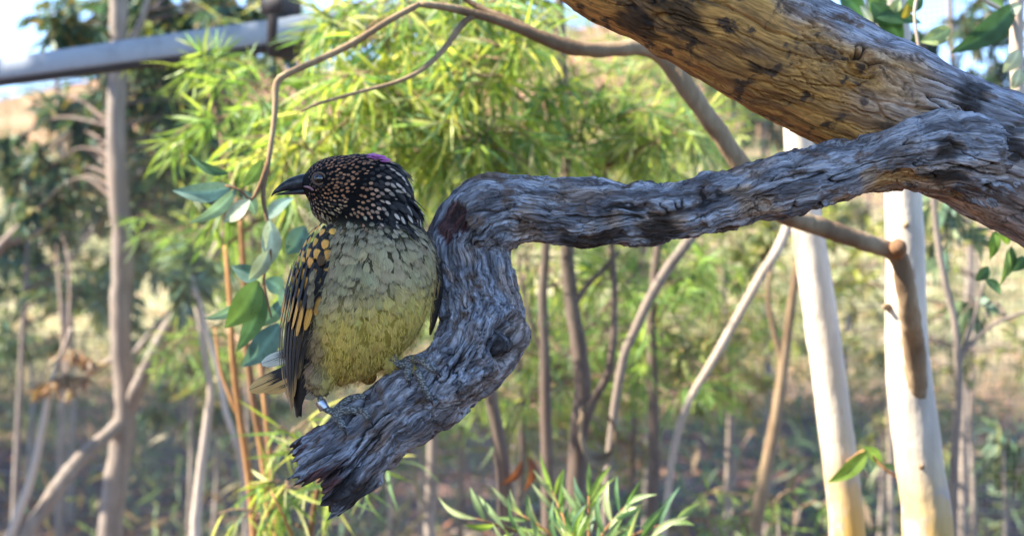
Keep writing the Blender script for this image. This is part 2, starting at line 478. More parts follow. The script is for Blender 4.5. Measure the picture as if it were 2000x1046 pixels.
def och_limb(base, dirv, g):
    low = -(dirv @ np.array([0.15, 0.25, 0.85]))
    x = base @ RGT
    lim = 1 - sstep(.27, .45, x + fbm(g * np.array([12, 30, 30]), 3, 5) * .10)
    return np.clip(sstep(-0.45, 0.25, low + 0.55 * fbm(g * np.array([10, 18, 18]), 3, 91)) * (0.25 + .75 * lim), 0, 1)

def och_side(base, dirv, g):
    x = base @ RGT
    return sstep(.12, .4, fbm(g * np.array([16, 30, 30]), 3, 95) - (dirv @ np.array([0, 0, .35]))) * 0.55 * sstep(-.3, .3, x) + \
        .35 * sstep(.2, .5, fbm(g * np.array([12, 30, 30]), 3, 96))

knot = FG(1678, 130, 48)
tree = thing('leaning_tree', FG(2700, 3750, -80), 'weathered dead tree limb slanting overhead with crooked side branch the bird perches on', 'tree')
v, q, t, a, limb_c = bark_tube(ctrl_fg(limb_rows[2:12]), 0.0011, 400, 'crack', pits=[(knot, 0.013, 0.007)], och_fn=och_limb, seed=3, twist=2.2,
                               darkwood_shade_spots=[(FG(1330, 20, 30), .03), (FG(1900, 190, 20), .02), (FG(1250, 30, 0), .03), (FG(1480, 130, 40), .012), (FG(1960, 270, 60), .02)])
for nm, rws in (('upper_limb', limb_rows[:3]), ('trunk', limb_rows[11:])):
    tv, tq, tt_ = tube(ctrl_fg(rws), 40, .012, .08, 6)
    zz = np.zeros(len(tv))
    obj(nm, mk_mesh(nm, tv, tq, tt_, {'v_grain': tv, 'red': zz, 'char': zz, 'och': zz + .3}), MAT['wood'], tree)
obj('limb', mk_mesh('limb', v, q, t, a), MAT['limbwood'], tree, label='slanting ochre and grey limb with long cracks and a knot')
v, q, t, a, side_c = bark_tube(ctrl_fg(side_rows), 0.0008, 300, 'furrow', och_fn=och_side,
                               pits=[(FG(985, 672, 48), 0.018, 0.011), (FG(1492, 398, 55), 0.005, 0.004), (FG(1000, 640, 36), .012, .008), (FG(905, 690, 80), .02, .004)],
                               redspots=[(FG(872, 430, -15), 0.024, 0.004), (FG(892, 428, -10), .015, .003)], jag=True, seed=8, twist=1.5,
                               darkwood_shade_spots=[(FG(1180, 455, 10), .022), (FG(1120, 462, 0), .018), (FG(1290, 455, 20), .02), (FG(1850, 300, 90), .012), (FG(690, 960, 50), .026), (FG(985, 676, 48), .016), (FG(1850, 330, 90), .02)])
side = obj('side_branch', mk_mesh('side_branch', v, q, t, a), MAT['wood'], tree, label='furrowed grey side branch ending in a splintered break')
BR = BVHTree.FromPolygons([Vector(x) for x in v.tolist()], [tuple(x) for x in q.tolist()])

def on_branch(px, py, lift=0.0, fallback=0.0):
    o = CAM; d = P(px, py, 1.0) - CAM; d = d / np.linalg.norm(d)
    hit, nrm, _, _ = BR.ray_cast(Vector(o), Vector(d))
    if hit is None or hit.y > 1.6:
        p = FG(px, py, fallback)
        hit2, nrm2, _, dist = BR.find_nearest(Vector(p))
        return np.array(p) if dist > .012 else np.array(hit2) + lift * np.array(nrm2) * (1 if True else -1)
    nrm = np.array(nrm)
    if nrm @ d > 0: nrm = -nrm
    return np.array(hit) + lift * nrm
#--TREES--
# ------------------------------------------------------------------ foliage tools
def unit(v): return v / (np.linalg.norm(v, axis=-1, keepdims=True) + 1e-12)

def leaf_strips(pos, dirv, nrm, L, Wd, bend, col, segs=3):
    """many leaves as curved tapered strips -> verts, quads, per-vertex colour"""
    n = len(pos)
    v = np.linspace(0, 1, segs + 1)
    prof = np.clip(np.sin(np.pi * (0.04 + 0.93 * v) ** 0.8), 0.05, 1)
    side = unit(np.cross(dirv, nrm))
    cen = pos[:, None] + dirv[:, None] * (L[:, None] * v)[..., None] + nrm[:, None] * (-bend * L)[:, None, None] * (v ** 2)[None, :, None]
    off = side[:, None] * (0.5 * Wd[:, None] * prof)[..., None]
    V = np.stack([cen - off, cen + off], 2).reshape(-1, 3)
    k = 2 * (segs + 1)
    base = (np.arange(n) * k)[:, None, None]
    s = np.arange(segs)[None, :, None]
    Q = (base + 2 * s + np.array([0, 1, 3, 2])[None, None, :]).reshape(-1, 4)
    C = np.repeat(col, k, axis=0)
    return V, Q, C

PAL = {
    'acacia': [(.34, .43, .09), (.28, .39, .08), (.42, .47, .13), (.14, .27, .11), (.54, .56, .27), (.20, .33, .12)],  # teal and whitish entries paint shaded and highlighted leaves into the mix
    'acacia_green': [(.19, .33, .09), (.25, .38, .09), (.32, .42, .12), (.16, .28, .10)],
    'gum': [(.14, .22, .13), (.18, .25, .13), (.11, .19, .13), (.24, .27, .11)],
    'teal': [(.07, .14, .11), (.09, .16, .11), (.13, .18, .08), (.08, .14, .08), (.24, .20, .08)],
    'olive': [(.20, .24, .08), (.26, .26, .09), (.16, .20, .08), (.32, .27, .12)],
    'yellow': [(.34, .38, .08), (.28, .34, .08), (.38, .38, .14)],
    'dry': [(.30, .16, .08), (.36, .22, .12), (.22, .12, .07), (.40, .30, .18)],
}
STY = {  # length, width, droop, bend, segments, twig length factor
    'acacia': dict(L=.085, W=.0062, droop=.55, bend=.30, segs=3, mat='leaf'),
    'acacia_green': dict(L=.075, W=.006, droop=.4, bend=.25, segs=3, mat='leaf'),
    'gum': dict(L=.085, W=.019, droop=1.0, bend=.12, segs=3, mat='farleaf'),
    'teal': dict(L=.075, W=.020, droop=.8, bend=.1, segs=2, mat='farleaf'),
    'olive': dict(L=.06, W=.016, droop=.3, bend=.1, segs=2, mat='farleaf'),
    'yellow': dict(L=.06, W=.017, droop=.1, bend=.1, segs=2, mat='leaf'),
    'dry': dict(L=.05, W=.016, droop=.8, bend=.3, segs=2, mat='farleaf'),
}

def leaf_template(idx, style):
    key = (idx, style)
    if key not in leaf_template.c:
        st = STY[style]
        v = np.linspace(0, 1, 7); prof = np.clip(np.sin(np.pi * (0.03 + 0.94 * v) ** .8), .04, 1) * .5 * st['W'] / st['L']
        ben = st['bend'] * (0.6 + 0.3 * idx)
        cx = np.stack([v, 0 * v, -ben * v ** 2], -1)
        V = []
        for sgn, up in ((-1, .25), (0, 0), (1, .25)):
            V.append(cx + np.stack([0 * v, sgn * prof, up * prof], -1))
        V = np.stack(V, 1).reshape(-1, 3)
        Q = grid_quads(7, 3, wrap=False)
        c = np.array(PAL[style][idx % len(PAL[style])])
        me = mk_mesh('leaf', V, Q, attrs={'Col': np.tile(c, (len(V), 1))})
        me.materials.append(MAT[st['mat']]); leaf_template.c[key] = me
    return leaf_template.c[key]
leaf_template.c = {}

def foliage(root, clusters, style, attach, n_obj=0, seed=0, twig_mat='twig', twig_r=0.0016, pal=None, size=1.0):
    """leaf clusters round twigs that grow from the stems in `attach`; the largest-showing n_obj leaves become parts"""
    r = np.random.default_rng(seed)
    st = STY[style]; pal = np.array(PAL[pal or style])
    tw = Bag(); LP = []; LD = []
    for (px, py, d, rx, ry, nl) in clusters:
        cen = P(px, py, d); sx = rx * d / FPX; sy = ry * d / FPX
        if style.startswith('acacia'): sx *= 1.4; sy *= 1.45; nl = int(nl * .62)
        j = np.argmin(np.linalg.norm(attach - cen, axis=1) + 0.8 * np.maximum(attach[:, 2] - cen[2], 0))
        a0 = attach[j]
        mid = (a0 + cen) / 2 + np.array([0, 0, 0.10 * np.linalg.norm(cen - a0)]) + r.normal(0, .03, 3) * np.linalg.norm(cen - a0)
        dist = np.linalg.norm(cen - a0)
        if dist > 0.02:
            rb = min(0.009, 0.003 + 0.006 * dist) * (0.7 + 0.3 * size)
            tw.add(*tube([np.append(a0, rb), np.append(mid, rb * .7), np.append(cen, rb * .4)], 6, max(.03, dist / 14)))
        ntw = max(5, nl // 16)
        for k in range(ntw):
            e = r.normal(0, 1, 3); e /= np.linalg.norm(e); rad = r.random() ** 0.45
            tip = cen + e * np.array([sx, sx * .9, sy]) * rad
            b = cen + (tip - cen) * r.uniform(-.15, .35) + np.array([0, 0, .15 * sy])
            m = (b + tip) / 2 + np.array([0, 0, .12 * np.linalg.norm(tip - b)])
            ln = np.linalg.norm(tip - b) + 1e-6
            tr_ = twig_r * (0.8 + .4 * r.random())
            tw.add(*tube([np.append(b, tr_ * 1.4), np.append(m, tr_), np.append(tip, tr_ * .5)], 4, max(.02, ln / 5), npt=4))
            kk = max(1, int(nl / ntw)); tt = r.uniform(.15, 1.0, kk)[:, None]
            pts = (1 - tt) ** 2 * b + 2 * tt * (1 - tt) * m + tt ** 2 * tip
            dd = unit((tip - b)[None] / ln * .8 + r.normal(0, .62, (kk, 3)) + np.array([0, 0, -st['droop']]))
            LP.append(pts); LD.append(dd)
    pos = np.vstack(LP); dv = np.vstack(LD); n = len(pos)
    nr = unit(np.cross(dv, unit(r.normal(0, 1, (n, 3)) + np.array([0, 0, .3]))))
    nr = np.where((nr[:, 2:] < 0), -nr, nr)
    L = st['L'] * size * r.uniform(.6, 1.25, n); Wd = st['W'] * size * r.uniform(.7, 1.25, n)
    cidx = r.integers(0, len(pal), n)
    col = pal[cidx] * r.uniform(.75, 1.25, (n, 1)) * (1 + r.normal(0, .05, (n, 3)))
    obj('twigs', tw.mesh('twigs'), MAT['bark_dark' if style in ('teal', 'gum', 'olive') else twig_mat], root, kind='stuff')
    sel = np.zeros(n, bool); n_obj = min(n_obj, int(n * .8))
    if n_obj:
        depth = (pos - CAM) @ FWD
        sx = 1000 + FPX * ((pos - CAM) @ RGT) / depth; sy = 523 - FPX * ((pos - CAM) @ UPV) / depth
        face = np.abs(np.einsum('ij,ij->i', np.cross(dv, FWD[None]), np.cross(dv, FWD[None]))) ** .5
        score = L / depth * (0.4 + face)
        inb = (sx > 5) & (sx < 1995) & (sy > 5) & (sy < 1040)
        idx = np.argsort(-np.where(inb, score, -1))[:n_obj]
        sel[idx] = True
        rl = np.array(root_loc(root))
        for i in idx:
            me = leaf_template(int(cidx[i]) % len(PAL[style]), style)
            o = bpy.data.objects.new('leaf', me); COL.objects.link(o); o.parent = root
            X = dv[i]; Z = unit(nr[i] - X * (nr[i] @ X)); Y = np.cross(Z, X)
            mt = Matrix([[X[k] * L[i], Y[k] * L[i] * Wd[i] / L[i] * st['L'] / st['W'], Z[k] * L[i], pos[i][k] - rl[k]] for k in range(3)] + [[0, 0, 0, 1]])
            o.matrix_local = mt
    k = ~sel
    V, Q, C = leaf_strips(pos[k], dv[k], nr[k], L[k], Wd[k], st['bend'] * r.uniform(-.3, 1.3, k.sum()), col[k], st['segs'])
    obj('crown', mk_mesh('crown', V, Q, attrs={'Col': C}), MAT[st['mat']], root, kind='stuff')

def stem_paths(paths):
    """[(points (px,py,d), w0, w1)] -> world control rows; first path is carried down to the ground"""
    out = []
    for k, (pts, w0, w1) in enumerate(paths):
        rows = []
        for i, (px, py, d) in enumerate(pts):
            f = i / (len(pts) - 1)
            rows.append(np.append(P(px, py, d), 0.5 * (w0 + (w1 - w0) * f) * d / FPX))
        if k == 0:
            b = rows[0].copy(); g = float(ground_h(b[0], b[1]))
            if b[2] > g + .05:
                dx = (rows[0][:3] - rows[1][:3]); dx = dx / max(abs(dx[2]), .05) * (b[2] - g) * .5
                gx, gy = b[0] + np.clip(dx[0], -.3, .3), b[1]
                rows.insert(0, np.array([gx, gy, float(ground_h(gx, gy)) - .03, b[3] * 1.2]))
        out.append(rows)
    return out

def plant(name, label, cat, paths, bark, clusters=(), style='acacia', group=None, n_obj=0, seed=0, stem='trunk', limb='branch', nseg=12, bump=.10, pal=None, size=1.0, twig_r=.0016):
    R = stem_paths(paths)
    root = thing(name, R[0][0][:3], label, cat, group)
    att = []
    for k, rows in enumerate(R):
        vq = tube(rows, nseg, ds=max(.015, rows[-1][3] * 1.0), bump=bump, seed=seed + k)
        obj(stem if k == 0 else limb, mk_mesh(name, *vq), MAT[bark], root)
        c = catmull(np.array(rows), 12)[:, :3]; att.append(c)
    att = np.vstack(att)
    if len(clusters): foliage(root, clusters, style, att, n_obj, seed, pal=pal, size=size, twig_r=twig_r)
    return root

def big_leaf(parent, b, t, d, wpx, col, mat='gumleaf', curl=.08, roll=0.0, dt=0.0, segs=12):
    """one broad leaf from base pixel to tip pixel at distance d, with midrib fold"""
    pb = P(b[0], b[1], d); pt = P(t[0], t[1], d + dt)
    ax = pt - pb; L = np.linalg.norm(ax); ax = ax / L
    vw = unit(P((b[0] + t[0]) / 2, (b[1] + t[1]) / 2, d) - CAM)
    nz = unit(-vw - ax * (-vw @ ax))
    sd = np.cross(nz, ax)
    nz, sd = nz * math.cos(roll) + sd * math.sin(roll), sd * math.cos(roll) - nz * math.sin(roll)
    W = wpx * d / FPX
    v = np.linspace(0, 1, segs); u = np.linspace(-1, 1, 7)
    prof = np.clip(np.sin(np.pi * (0.015 + .97 * v) ** .78), .02, 1) * .5 * W
    Vv = pb + ax * (L * v)[:, None] + sd * (np.sin(v * np.pi) * curl * L * .6)[:, None] + nz * (curl * L * np.sin(v * np.pi))[:, None]
    V = Vv[:, None] + sd * (prof[:, None] * u[None])[..., None] + nz * ((np.abs(u)[None] * .22 + .05 * np.sin(7 * v)[:, None] * u[None]) * prof[:, None])[..., None]
    mid = np.exp(-(u / .12) ** 2)
    C = np.array(col)[None, None] * (1 + .55 * mid[None, :, None] * np.ones((segs, 1, 1)))
    return obj('leaf', mk_mesh('leaf', V.reshape(-1, 3), grid_quads(segs, 7, wrap=False), attrs={'Col': np.clip(C, 0, .9).reshape(-1, 3)}), MAT[mat], parent)

def fill(x0, x1, y0, y1, d0, d1, n, rx, ry, nl, seed):
    r = np.random.default_rng(seed)
    return [(r.uniform(x0, x1), r.uniform(y0, y1), r.uniform(d0, d1), rx * r.uniform(.7, 1.2), ry * r.uniform(.7, 1.2), int(nl * r.uniform(.6, 1.3))) for _ in range(n)]

# ------------------------------------------------------------------ the two pale gums behind the perch
gum_r = thing('gum_tree', P(1815, 1500, 2.15) * [1, 1, 0], 'pale gum with upright trunk and thin tan branch bending out over the perch', 'tree')
def gtube(rows, nseg=28, bump=.05, seed=0, ds=.008): return tube(rows, nseg, ds=ds, bump=bump, seed=seed, lump=10)
rowsT = [np.append(P(x, y, d), .5 * wd * d / FPX) for (x, y, d, wd) in
         [(1835, 2050, 2.15, 150), (1830, 1500, 2.15, 122), (1812, 1046, 2.15, 98), (1795, 900, 2.15, 92), (1778, 760, 2.15, 90), (1770, 640, 2.15, 80), (1768, 500, 2.15, 75), (1764, 380, 2.15, 72), (1758, 200, 2.15, 70), (1740, 0, 2.15, 62), (1728, -300, 2.15, 50), (1700, -900, 2.2, 30)]]
rowsT[0][2] = -.03
obj('trunk', mk_mesh('trunk', *gtube(rowsT, seed=1)), MAT['gum'], gum_r)
br = [(1800, 880, 2.165, 24), (1796, 800, 2.14, 34), (1789, 725, 2.112, 42), (1784, 670, 2.088, 42), (1778, 620, 2.05, 40), (1768, 560, 2.03, 38), (1752, 498, 2.02, 36), (1700, 476, 2.00, 36), (1620, 448, 1.98, 37), (1540, 422, 1.96, 38), (1490, 385, 1.94, 38), (1440, 312, 1.92, 37), (1390, 240, 1.91, 36), (1340, 170, 1.90, 37), (1290, 106, 1.90, 36), (1240, 93, 1.89, 32), (1170, 98, 1.88, 30), (1100, 88, 1.87, 30), (1030, 62, 1.86, 22), (960, 36, 1.85, 18), (880, 16, 1.84, 16), (820, 8, 1.83, 13)]
brw = [np.append(P(x, y, d), .5 * wd * d / FPX) for (x, y, d, wd) in br]
branch = obj('branch', mk_mesh('branch', *gtube(brw, 18, .18, 4)), MAT['bark_tan'], gum_r, label='thin tan branch with a sharp bend')
sv, sq, st_ = gtube([np.append(P(1748, 492, 2.02), .012), np.append(P(1753, 486, 2.0), .0125), np.append(P(1757, 478, 1.985), .009)], 12, .25, 9, ds=.003)
obj('branch_stub', mk_mesh('branch_stub', sv, sq, st_), MAT['bark_orange'], branch)
twigs = [[(820, 8, 1.83, 12), (760, 40, 1.82, 13), (690, 84, 1.81, 14), (620, 118, 1.80, 13), (560, 145, 1.79, 14), (540, 165, 1.79, 14), (536, 230, 1.78, 11), (525, 310, 1.77, 10), (514, 380, 1.76, 9), (524, 440, 1.76, 7)],
         [(935, 28, 1.85, 12), (905, 45, 1.84, 13), (868, 95, 1.83, 12), (825, 135, 1.82, 10), (775, 160, 1.81, 8), (700, 180, 1.80, 7), (620, 203, 1.79, 6), (588, 218, 1.78, 4)],
         [(1100, 88, 1.87, 12), (1060, 70, 1.88, 14), (1000, 40, 1.89, 14), (930, 12, 1.9, 12), (860, -40, 1.9, 9)],
         [(525, 310, 1.77, 8), (508, 360, 1.76, 8), (490, 390, 1.755, 6), (470, 372, 1.75, 5), (440, 362, 1.75, 4)],
         [(524, 440, 1.76, 7), (528, 500, 1.755, 6), (515, 545, 1.75, 6), (530, 620, 1.75, 4)]]
for k, tw in enumerate(twigs):
    rr = [np.append(P(x, y, d), .5 * wd * d / FPX) for (x, y, d, wd) in tw]
    obj('twig', mk_mesh('twig', *gtube(rr, 10, .12, 20 + k, ds=.006)), MAT['bark_tan' if k in (0, 1, 2) else 'bark_orange'], branch)
BG, PG, GG, DG, TG = (.19, .30, .26), (.42, .48, .36), (.13, .22, .07), (.08, .16, .09), (.14, .25, .22)
for (b, t, w_, c_, dd, rl) in [
        ((455, 364), (337, 372), 40, BG, 1.76, .2), ((462, 368), (368, 436), 30, BG, 1.75, .5), ((488, 390), (436, 434), 33, PG, 1.74, -.3), ((446, 338), (368, 300), 24, DG, 1.78, .7),
        ((512, 312), (474, 364), 30, GG, 1.77, .3), ((526, 430), (520, 528), 40, PG, 1.75, .2), ((524, 490), (486, 546), 32, PG, 1.74, .1), ((522, 428), (574, 386), 30, BG, 1.79, .5),
        ((596, 442), (560, 496), 46, TG, 1.80, 0), ((512, 534), (452, 520), 38, TG, 1.77, .4), ((504, 548), (440, 640), 58, GG, 1.75, .2), ((510, 560), (462, 686), 44, DG, 1.77, .3),
        ((470, 590), (398, 622), 22, BG, 1.76, .5), ((560, 578), (494, 640), 32, TG, 1.78, .4), ((545, 632), (472, 716), 52, TG, 1.77, .1), ((520, 545), (556, 575), 36, TG, 1.79, .2),
        ((440, 362), (400, 392), 26, DG, 1.80, .4), ((550, 560), (560, 640), 34, BG, 1.79, .3), ((478, 372), (500, 420), 26, BG, 1.77, -.2)]:
    big_leaf(gum_r, b, t, dd, w_, c_, roll=rl, dt=.015)

gum_l = thing('gum_tree', P(1650, 1500, 2.3) * [1, 1, 0], 'pale gum with bare leaning trunk yellow at its foot and one leafy shoot', 'tree')
rowsT = [np.append(P(x, y, d), .5 * wd * d / FPX) for (x, y, d, wd) in
         [(1700, 1900, 2.3, 110), (1672, 1400, 2.3, 84), (1655, 1046, 2.3, 70), (1640, 900, 2.3, 68), (1622, 760, 2.3, 66), (1606, 640, 2.3, 66), (1588, 520, 2.3, 64), (1572, 400, 2.3, 60), (1558, 240, 2.3, 56), (1552, 0, 2.3, 52), (1540, -300, 2.3, 44), (1500, -900, 2.3, 26)]]
rowsT[0][2] = -.03
obj('trunk', mk_mesh('trunk', *gtube(rowsT, seed=2)), MAT['gum'], gum_l)
rr = [np.append(P(x, y, d), wd * d / FPX) for (x, y, d, wd) in [(1652, 905, 2.28, 4), (1690, 880, 2.22, 3), (1720, 908, 2.2, 3), (1765, 942, 2.2, 2)]]
sh = obj('shoot', mk_mesh('shoot', *tube(rr, 8, .006)), MAT['bark_orange'], gum_l)
for (b, t, w_, c_, dd, rl) in [((1695, 880), (1616, 942), 32, (.20, .32, .06), 2.2, .2), ((1686, 872), (1722, 912), 26, (.22, .36, .08), 2.2, .4), ((1688, 882), (1700, 925), 30, BG, 2.24, .1), ((1720, 908), (1760, 925), 14, GG, 2.2, .5)]:
    big_leaf(gum_l, b, t, dd, w_, c_, roll=rl, dt=.02)
for (g_, x, y, d, rp, dx, dy) in [(gum_r, 1770, 438, 2.120, 5, -1, 2), (gum_r, 1738, 600, 2.138, 6, -12, -2), (gum_r, 1800, 912, 2.112, 3.5, 2, -4)]:
    p0 = P(x, y, d + .012); p1 = P(x + dx * .5, y + dy * .5, d - .004); p2 = P(x + dx, y + dy, d - .012); rr_ = rp * d / FPX
    obj('stub', mk_mesh('stub', *gtube([np.append(p0, rr_ * 1.7), np.append(p1, rr_ * 1.1), np.append(p2, rr_ * .7)], 12, .3, 5, ds=.002)), MAT['bark_tan'], g_)
foliage(gum_l, [(1500, -620, 2.3, 330, 260, 900), (1300, -420, 2.5, 220, 160, 400)], 'gum', np.array([P(1510, -700, 2.3), P(1530, -500, 2.3)]), 0, 31)
foliage(gum_r, [(1800, -760, 2.3, 350, 300, 900), (2000, -480, 2.4, 260, 180, 500)], 'gum', np.array([P(1710, -700, 2.2), P(1725, -400, 2.2)]), 0, 32)

# sapling at the right with broad leaves above the limb and below it
sap = plant('gum_sapling', 'slender pinkish sapling with broad green leaves beyond the slanting limb', 'sapling',
            [([(2030, 1700, 1.95), (2032, 1046, 1.95), (2026, 600, 1.95), (2006, 330, 1.95), (1990, 200, 1.95), (1985, 60, 1.95), (1990, -160, 1.95)], 34, 24),
             ([(1988, 40, 1.95), (1940, 10, 1.94), (1860, -25, 1.93), (1790, 0, 1.92), (1796, 110, 1.92)], 9, 6),
             ([(2028, 560, 1.95), (2000, 470, 1.92), (1962, 440, 1.9), (1940, 452, 1.9)], 7, 4)], 'bark_pale', seed=5, bump=.06)
for (b, t, w_, c_, dd, rl) in [
        ((1985, 8), (1856, 104), 52, (.06, .13, .06), 1.93, .3), ((1990, 30), (1880, 80), 46, (.05, .11, .06), 1.96, .2), ((1856, 56), (1798, 82), 36, (.36, .44, .20), 1.92, .1), ((1712, 34), (1800, 46), 32, (.05, .12, .05), 1.94, .4),
        ((1702, 5), (1764, 96), 46, (.06, .14, .05), 1.96, .2), ((1758, 0), (1738, 26), 22, (.36, .44, .22), 1.93, 0), ((1990, 98), (1959, 142), 32, (.48, .54, .42), 1.93, .2), ((1992, 134), (1976, 176), 28, (.48, .54, .42), 1.93, .3),
        ((1774, 8), (1762, 40), 18, (.42, .34, .06), 1.93, .2), ((1680, 12), (1704, 60), 16, (.50, .54, .44), 1.95, .5), ((1640, -10), (1690, 40), 40, (.07, .16, .06), 1.97, .2), ((1720, -20), (1700, 30), 36, (.16, .28, .10), 1.98, .2),
        ((1800, -12), (1760, 26), 34, (.10, .20, .08), 1.97, .4), ((1900, -30), (1960, 20), 40, (.14, .24, .10), 1.99, .3), ((1995, 10), (1965, 22), 24, (.42, .50, .40), 1.92, 0),
        ((1795, 60), (1770, 110), 22, (.10, .18, .06), 1.96, .3), ((2000, 190), (1980, 240), 30, (.1, .2, .08), 1.95, .2),
        ((1944, 448), (1934, 506), 22, (.20, .34, .07), 1.9, .1), ((1956, 440), (1968, 478), 24, (.24, .38, .07), 1.9, 0), ((1968, 486), (1952, 560), 13, (.24, .36, .10), 1.9, .3), ((1975, 480), (1968, 540), 18, (.07, .14, .05), 1.92, .3),
        ((2000, 500), (1976, 530), 26, (.08, .17, .09), 1.92, .3), ((1930, 520), (1905, 548), 24, (.09, .18, .10), 1.95, .3), ((1925, 545), (1955, 575), 20, (.1, .2, .1), 1.95, .4)]:
    big_leaf(sap, b, t, dd, w_, c_, roll=rl, dt=.015)

# ------------------------------------------------------------------ aviary: beam and netting
m = M('painted_steel', 0.45, 0.4)
m.color(m.mix(m.ramp(m.noise(18, m.pos(), 5), .45, .7), (.36, .40, .46), (.30, .33, .38))); m.bump(m.noise(90, m.pos(), 3), .08, .001)
MAT['steel'] = m.m
m = M('dark_steel_and_shadow', 0.6, 0.3); m.color(m.mix(m.noise(40, m.pos(), 3), (.03, .03, .035), (.07, .06, .06))); MAT['dsteel_shadow'] = m.m
m = M('net_wire', 0.5, 0.4); m.color(m.mix(m.noise(20, m.pos(), 3), (.12, .12, .12), (.07, .07, .07))); MAT['wire'] = m.m

B0, B1 = P(0, 138, 3.9), P(620, 52, 3.3)
B1[2] = B0[2]
bd = unit(B1 - B0); bn = np.array([-bd[1], bd[0], 0.0]); up = np.array([0, 0, 1.0])
def box(c, ax, hx, ay, hy, az, hz, bev=.003):
    V = []
    for k in (-1, 1):
        ring = []
        for (a, b) in ((-1, -1), (1, -1), (1, 1), (-1, 1)):
            for (ea, eb) in (((1, 0), (0, 1)) if a * b > 0 else ((0, 1), (1, 0))):
                pass
            ring.append((a, b))
        for (a, b) in ring:
            V.append(c + ax * hx * k + ay * (hy * a - bev * a) + az * hz * b)
            V.append(c + ax * hx * k + ay * hy * a + az * (hz * b - bev * b))
    V = np.array(V)
    def order(off):
        cen = V[off:off + 8].mean(0)
        ang = [math.atan2((p - cen) @ az, (p - cen) @ ay) for p in V[off:off + 8]]
        return [off + i for i in np.argsort(ang)]
    o1, o2 = order(0), order(8)
    q = [(o1[i], o1[(i + 1) % 8], o2[(i + 1) % 8], o2[i]) for i in range(8)]
    tr = [(o1[0], o1[i + 1], o1[i]) for i in range(1, 7)] + [(o2[0], o2[i], o2[i + 1]) for i in range(1, 7)]
    return V, np.array(q), np.array(tr)
bm_c = B0 - bd * 1.5
beam = thing('aviary_beam', bm_c, 'blue-grey square steel beam of the aviary crossing the tree trunk', 'beam')
obj('rail', mk_mesh('rail', *box(bm_c, bd, 2.95, bn, .028, up, .028), smooth=False), MAT['steel'], beam)
obj('beam_shadow_strip', mk_mesh('beam_shadow_strip', *box(bm_c - up * .034, bd, 2.95, bn, .018, up, .007, .001), smooth=False), MAT['dsteel_shadow'], beam)  # added dark strip standing in for the shadow edge under the rail
pb = B0 + bd * ((P(540, 60, 3.3)[0] - B0[0]) / bd[0])
obj('bracket', mk_mesh('bracket', *box(pb + up * .09, up, .15, bn, .034, bd, .014), smooth=False), MAT['dsteel_shadow'], beam)
obj('bracket_plate', mk_mesh('bracket_plate', *box(pb + up * .07, up, .03, bn, .036, bd, .034), smooth=False), MAT['dsteel_shadow'], beam)
obj('post', mk_mesh('post', *box(np.array([*(B0 - bd * 1.2)[:2], 1.05]), up, 1.1, bn, .025, bd, .025), smooth=False), MAT['steel'], beam)

def netting():
    bag = Bag(); pitch = .010; ww = .00021
    o = B0 + bn * .02; zt = B0[2] - .02
    L0, L1 = -2.6, 4.3
    ns = int((L1 - L0) / pitch)
    for i in range(ns):
        a = o + bd * (L0 + i * pitch); a0 = np.array([a[0], a[1], 0.0]); a1 = np.array([a[0], a[1], zt])
        V = [a0 - bd * ww, a0 + bd * ww, a1 + bd * ww, a1 - bd * ww]
        bag.add(V, [[0, 1, 2, 3]])
    for i in range(int(zt / pitch)):
        z = i * pitch
        a = o + bd * L0 + bn * .0008; b = o + bd * L1 + bn * .0008
        V = [[a[0], a[1], z - ww], [b[0], b[1], z - ww], [b[0], b[1], z + ww], [a[0], a[1], z + ww]]
        bag.add(V, [[0, 1, 2, 3]])
    n = obj('wire_netting', bag.mesh('wire_netting', False), MAT['wire'])
    n['label'] = 'fine grey wire netting of the aviary wall hanging below the beam'; n['category'] = 'netting'
netting()

# ------------------------------------------------------------------ unseen trees, added only to shade the perch, the beam and the ground
def shade_caster(target, dist, ry, rz, rl, n, base, lsz, seed, label='unseen leafy shade caster added on the sunny side'):
    """crown centred on the sunward line from `target`; ry / rz across that line, rl along it"""
    r = np.random.default_rng(seed); tS = np.array(sdir)
    cen = np.array(target) + tS * dist
    base = np.array([base[0], base[1], float(ground_h(base[0], base[1])) - .03])
    root = thing('shade_caster', base, label, 'tree', 'added shade casters, unseen')
    hh = cen - base
    rows = [np.append(base, .05 + .03 * rz), np.append(base + hh * [.2, .2, .4], .05 + .02 * rz), np.append(base + hh * [.6, .6, .75], .05), np.append(cen, .03)]
    obj('trunk', mk_mesh('trunk', *tube(rows, 10, .08, .08)), MAT['bark_grey'], root)
    e = unit(r.normal(0, 1, (n, 3))) * (r.random((n, 1)) ** .4)
    a1 = unit(np.cross(tS, [0, 0, 1.0])); a2 = np.cross(a1, tS)
    pos = cen + a1 * e[:, :1] * ry + a2 * e[:, 1:2] * rz + tS * e[:, 2:] * rl
    dv = unit(r.normal(0, .7, (n, 3)) + [0, 0, -.5]); nr = unit(np.cross(dv, r.normal(0, 1, (n, 3))))
    pal = np.array(PAL['gum'])
    V, Q, C = leaf_strips(pos, dv, nr, r.uniform(.8, 1.4, n) * lsz, r.uniform(.25, .42, n) * lsz, r.uniform(0, .2, n), pal[r.integers(0, 4, n)], 2)
    obj('crown', mk_mesh('crown', V, Q, attrs={'Col': C}), MAT['farleaf'], root, kind='stuff')
    bag = Bag(); att = catmull(np.array(rows), 10)[12:, :3]
    for k in range(10):
        i = r.integers(0, n); a0 = att[r.integers(0, len(att))]
        bag.add(*tube([np.append(a0, .025), np.append((a0 + pos[i]) / 2 + [0, 0, .1], .015), np.append(pos[i], .005)], 6, .08))
    obj('branches', bag.mesh('branches'), MAT['bark_grey'], root, kind='stuff')
shade_caster((.12, 1.22, 1.58), 4.1, .52, .88, .55, 8500, (-3.6, 1.1), .11, 5)
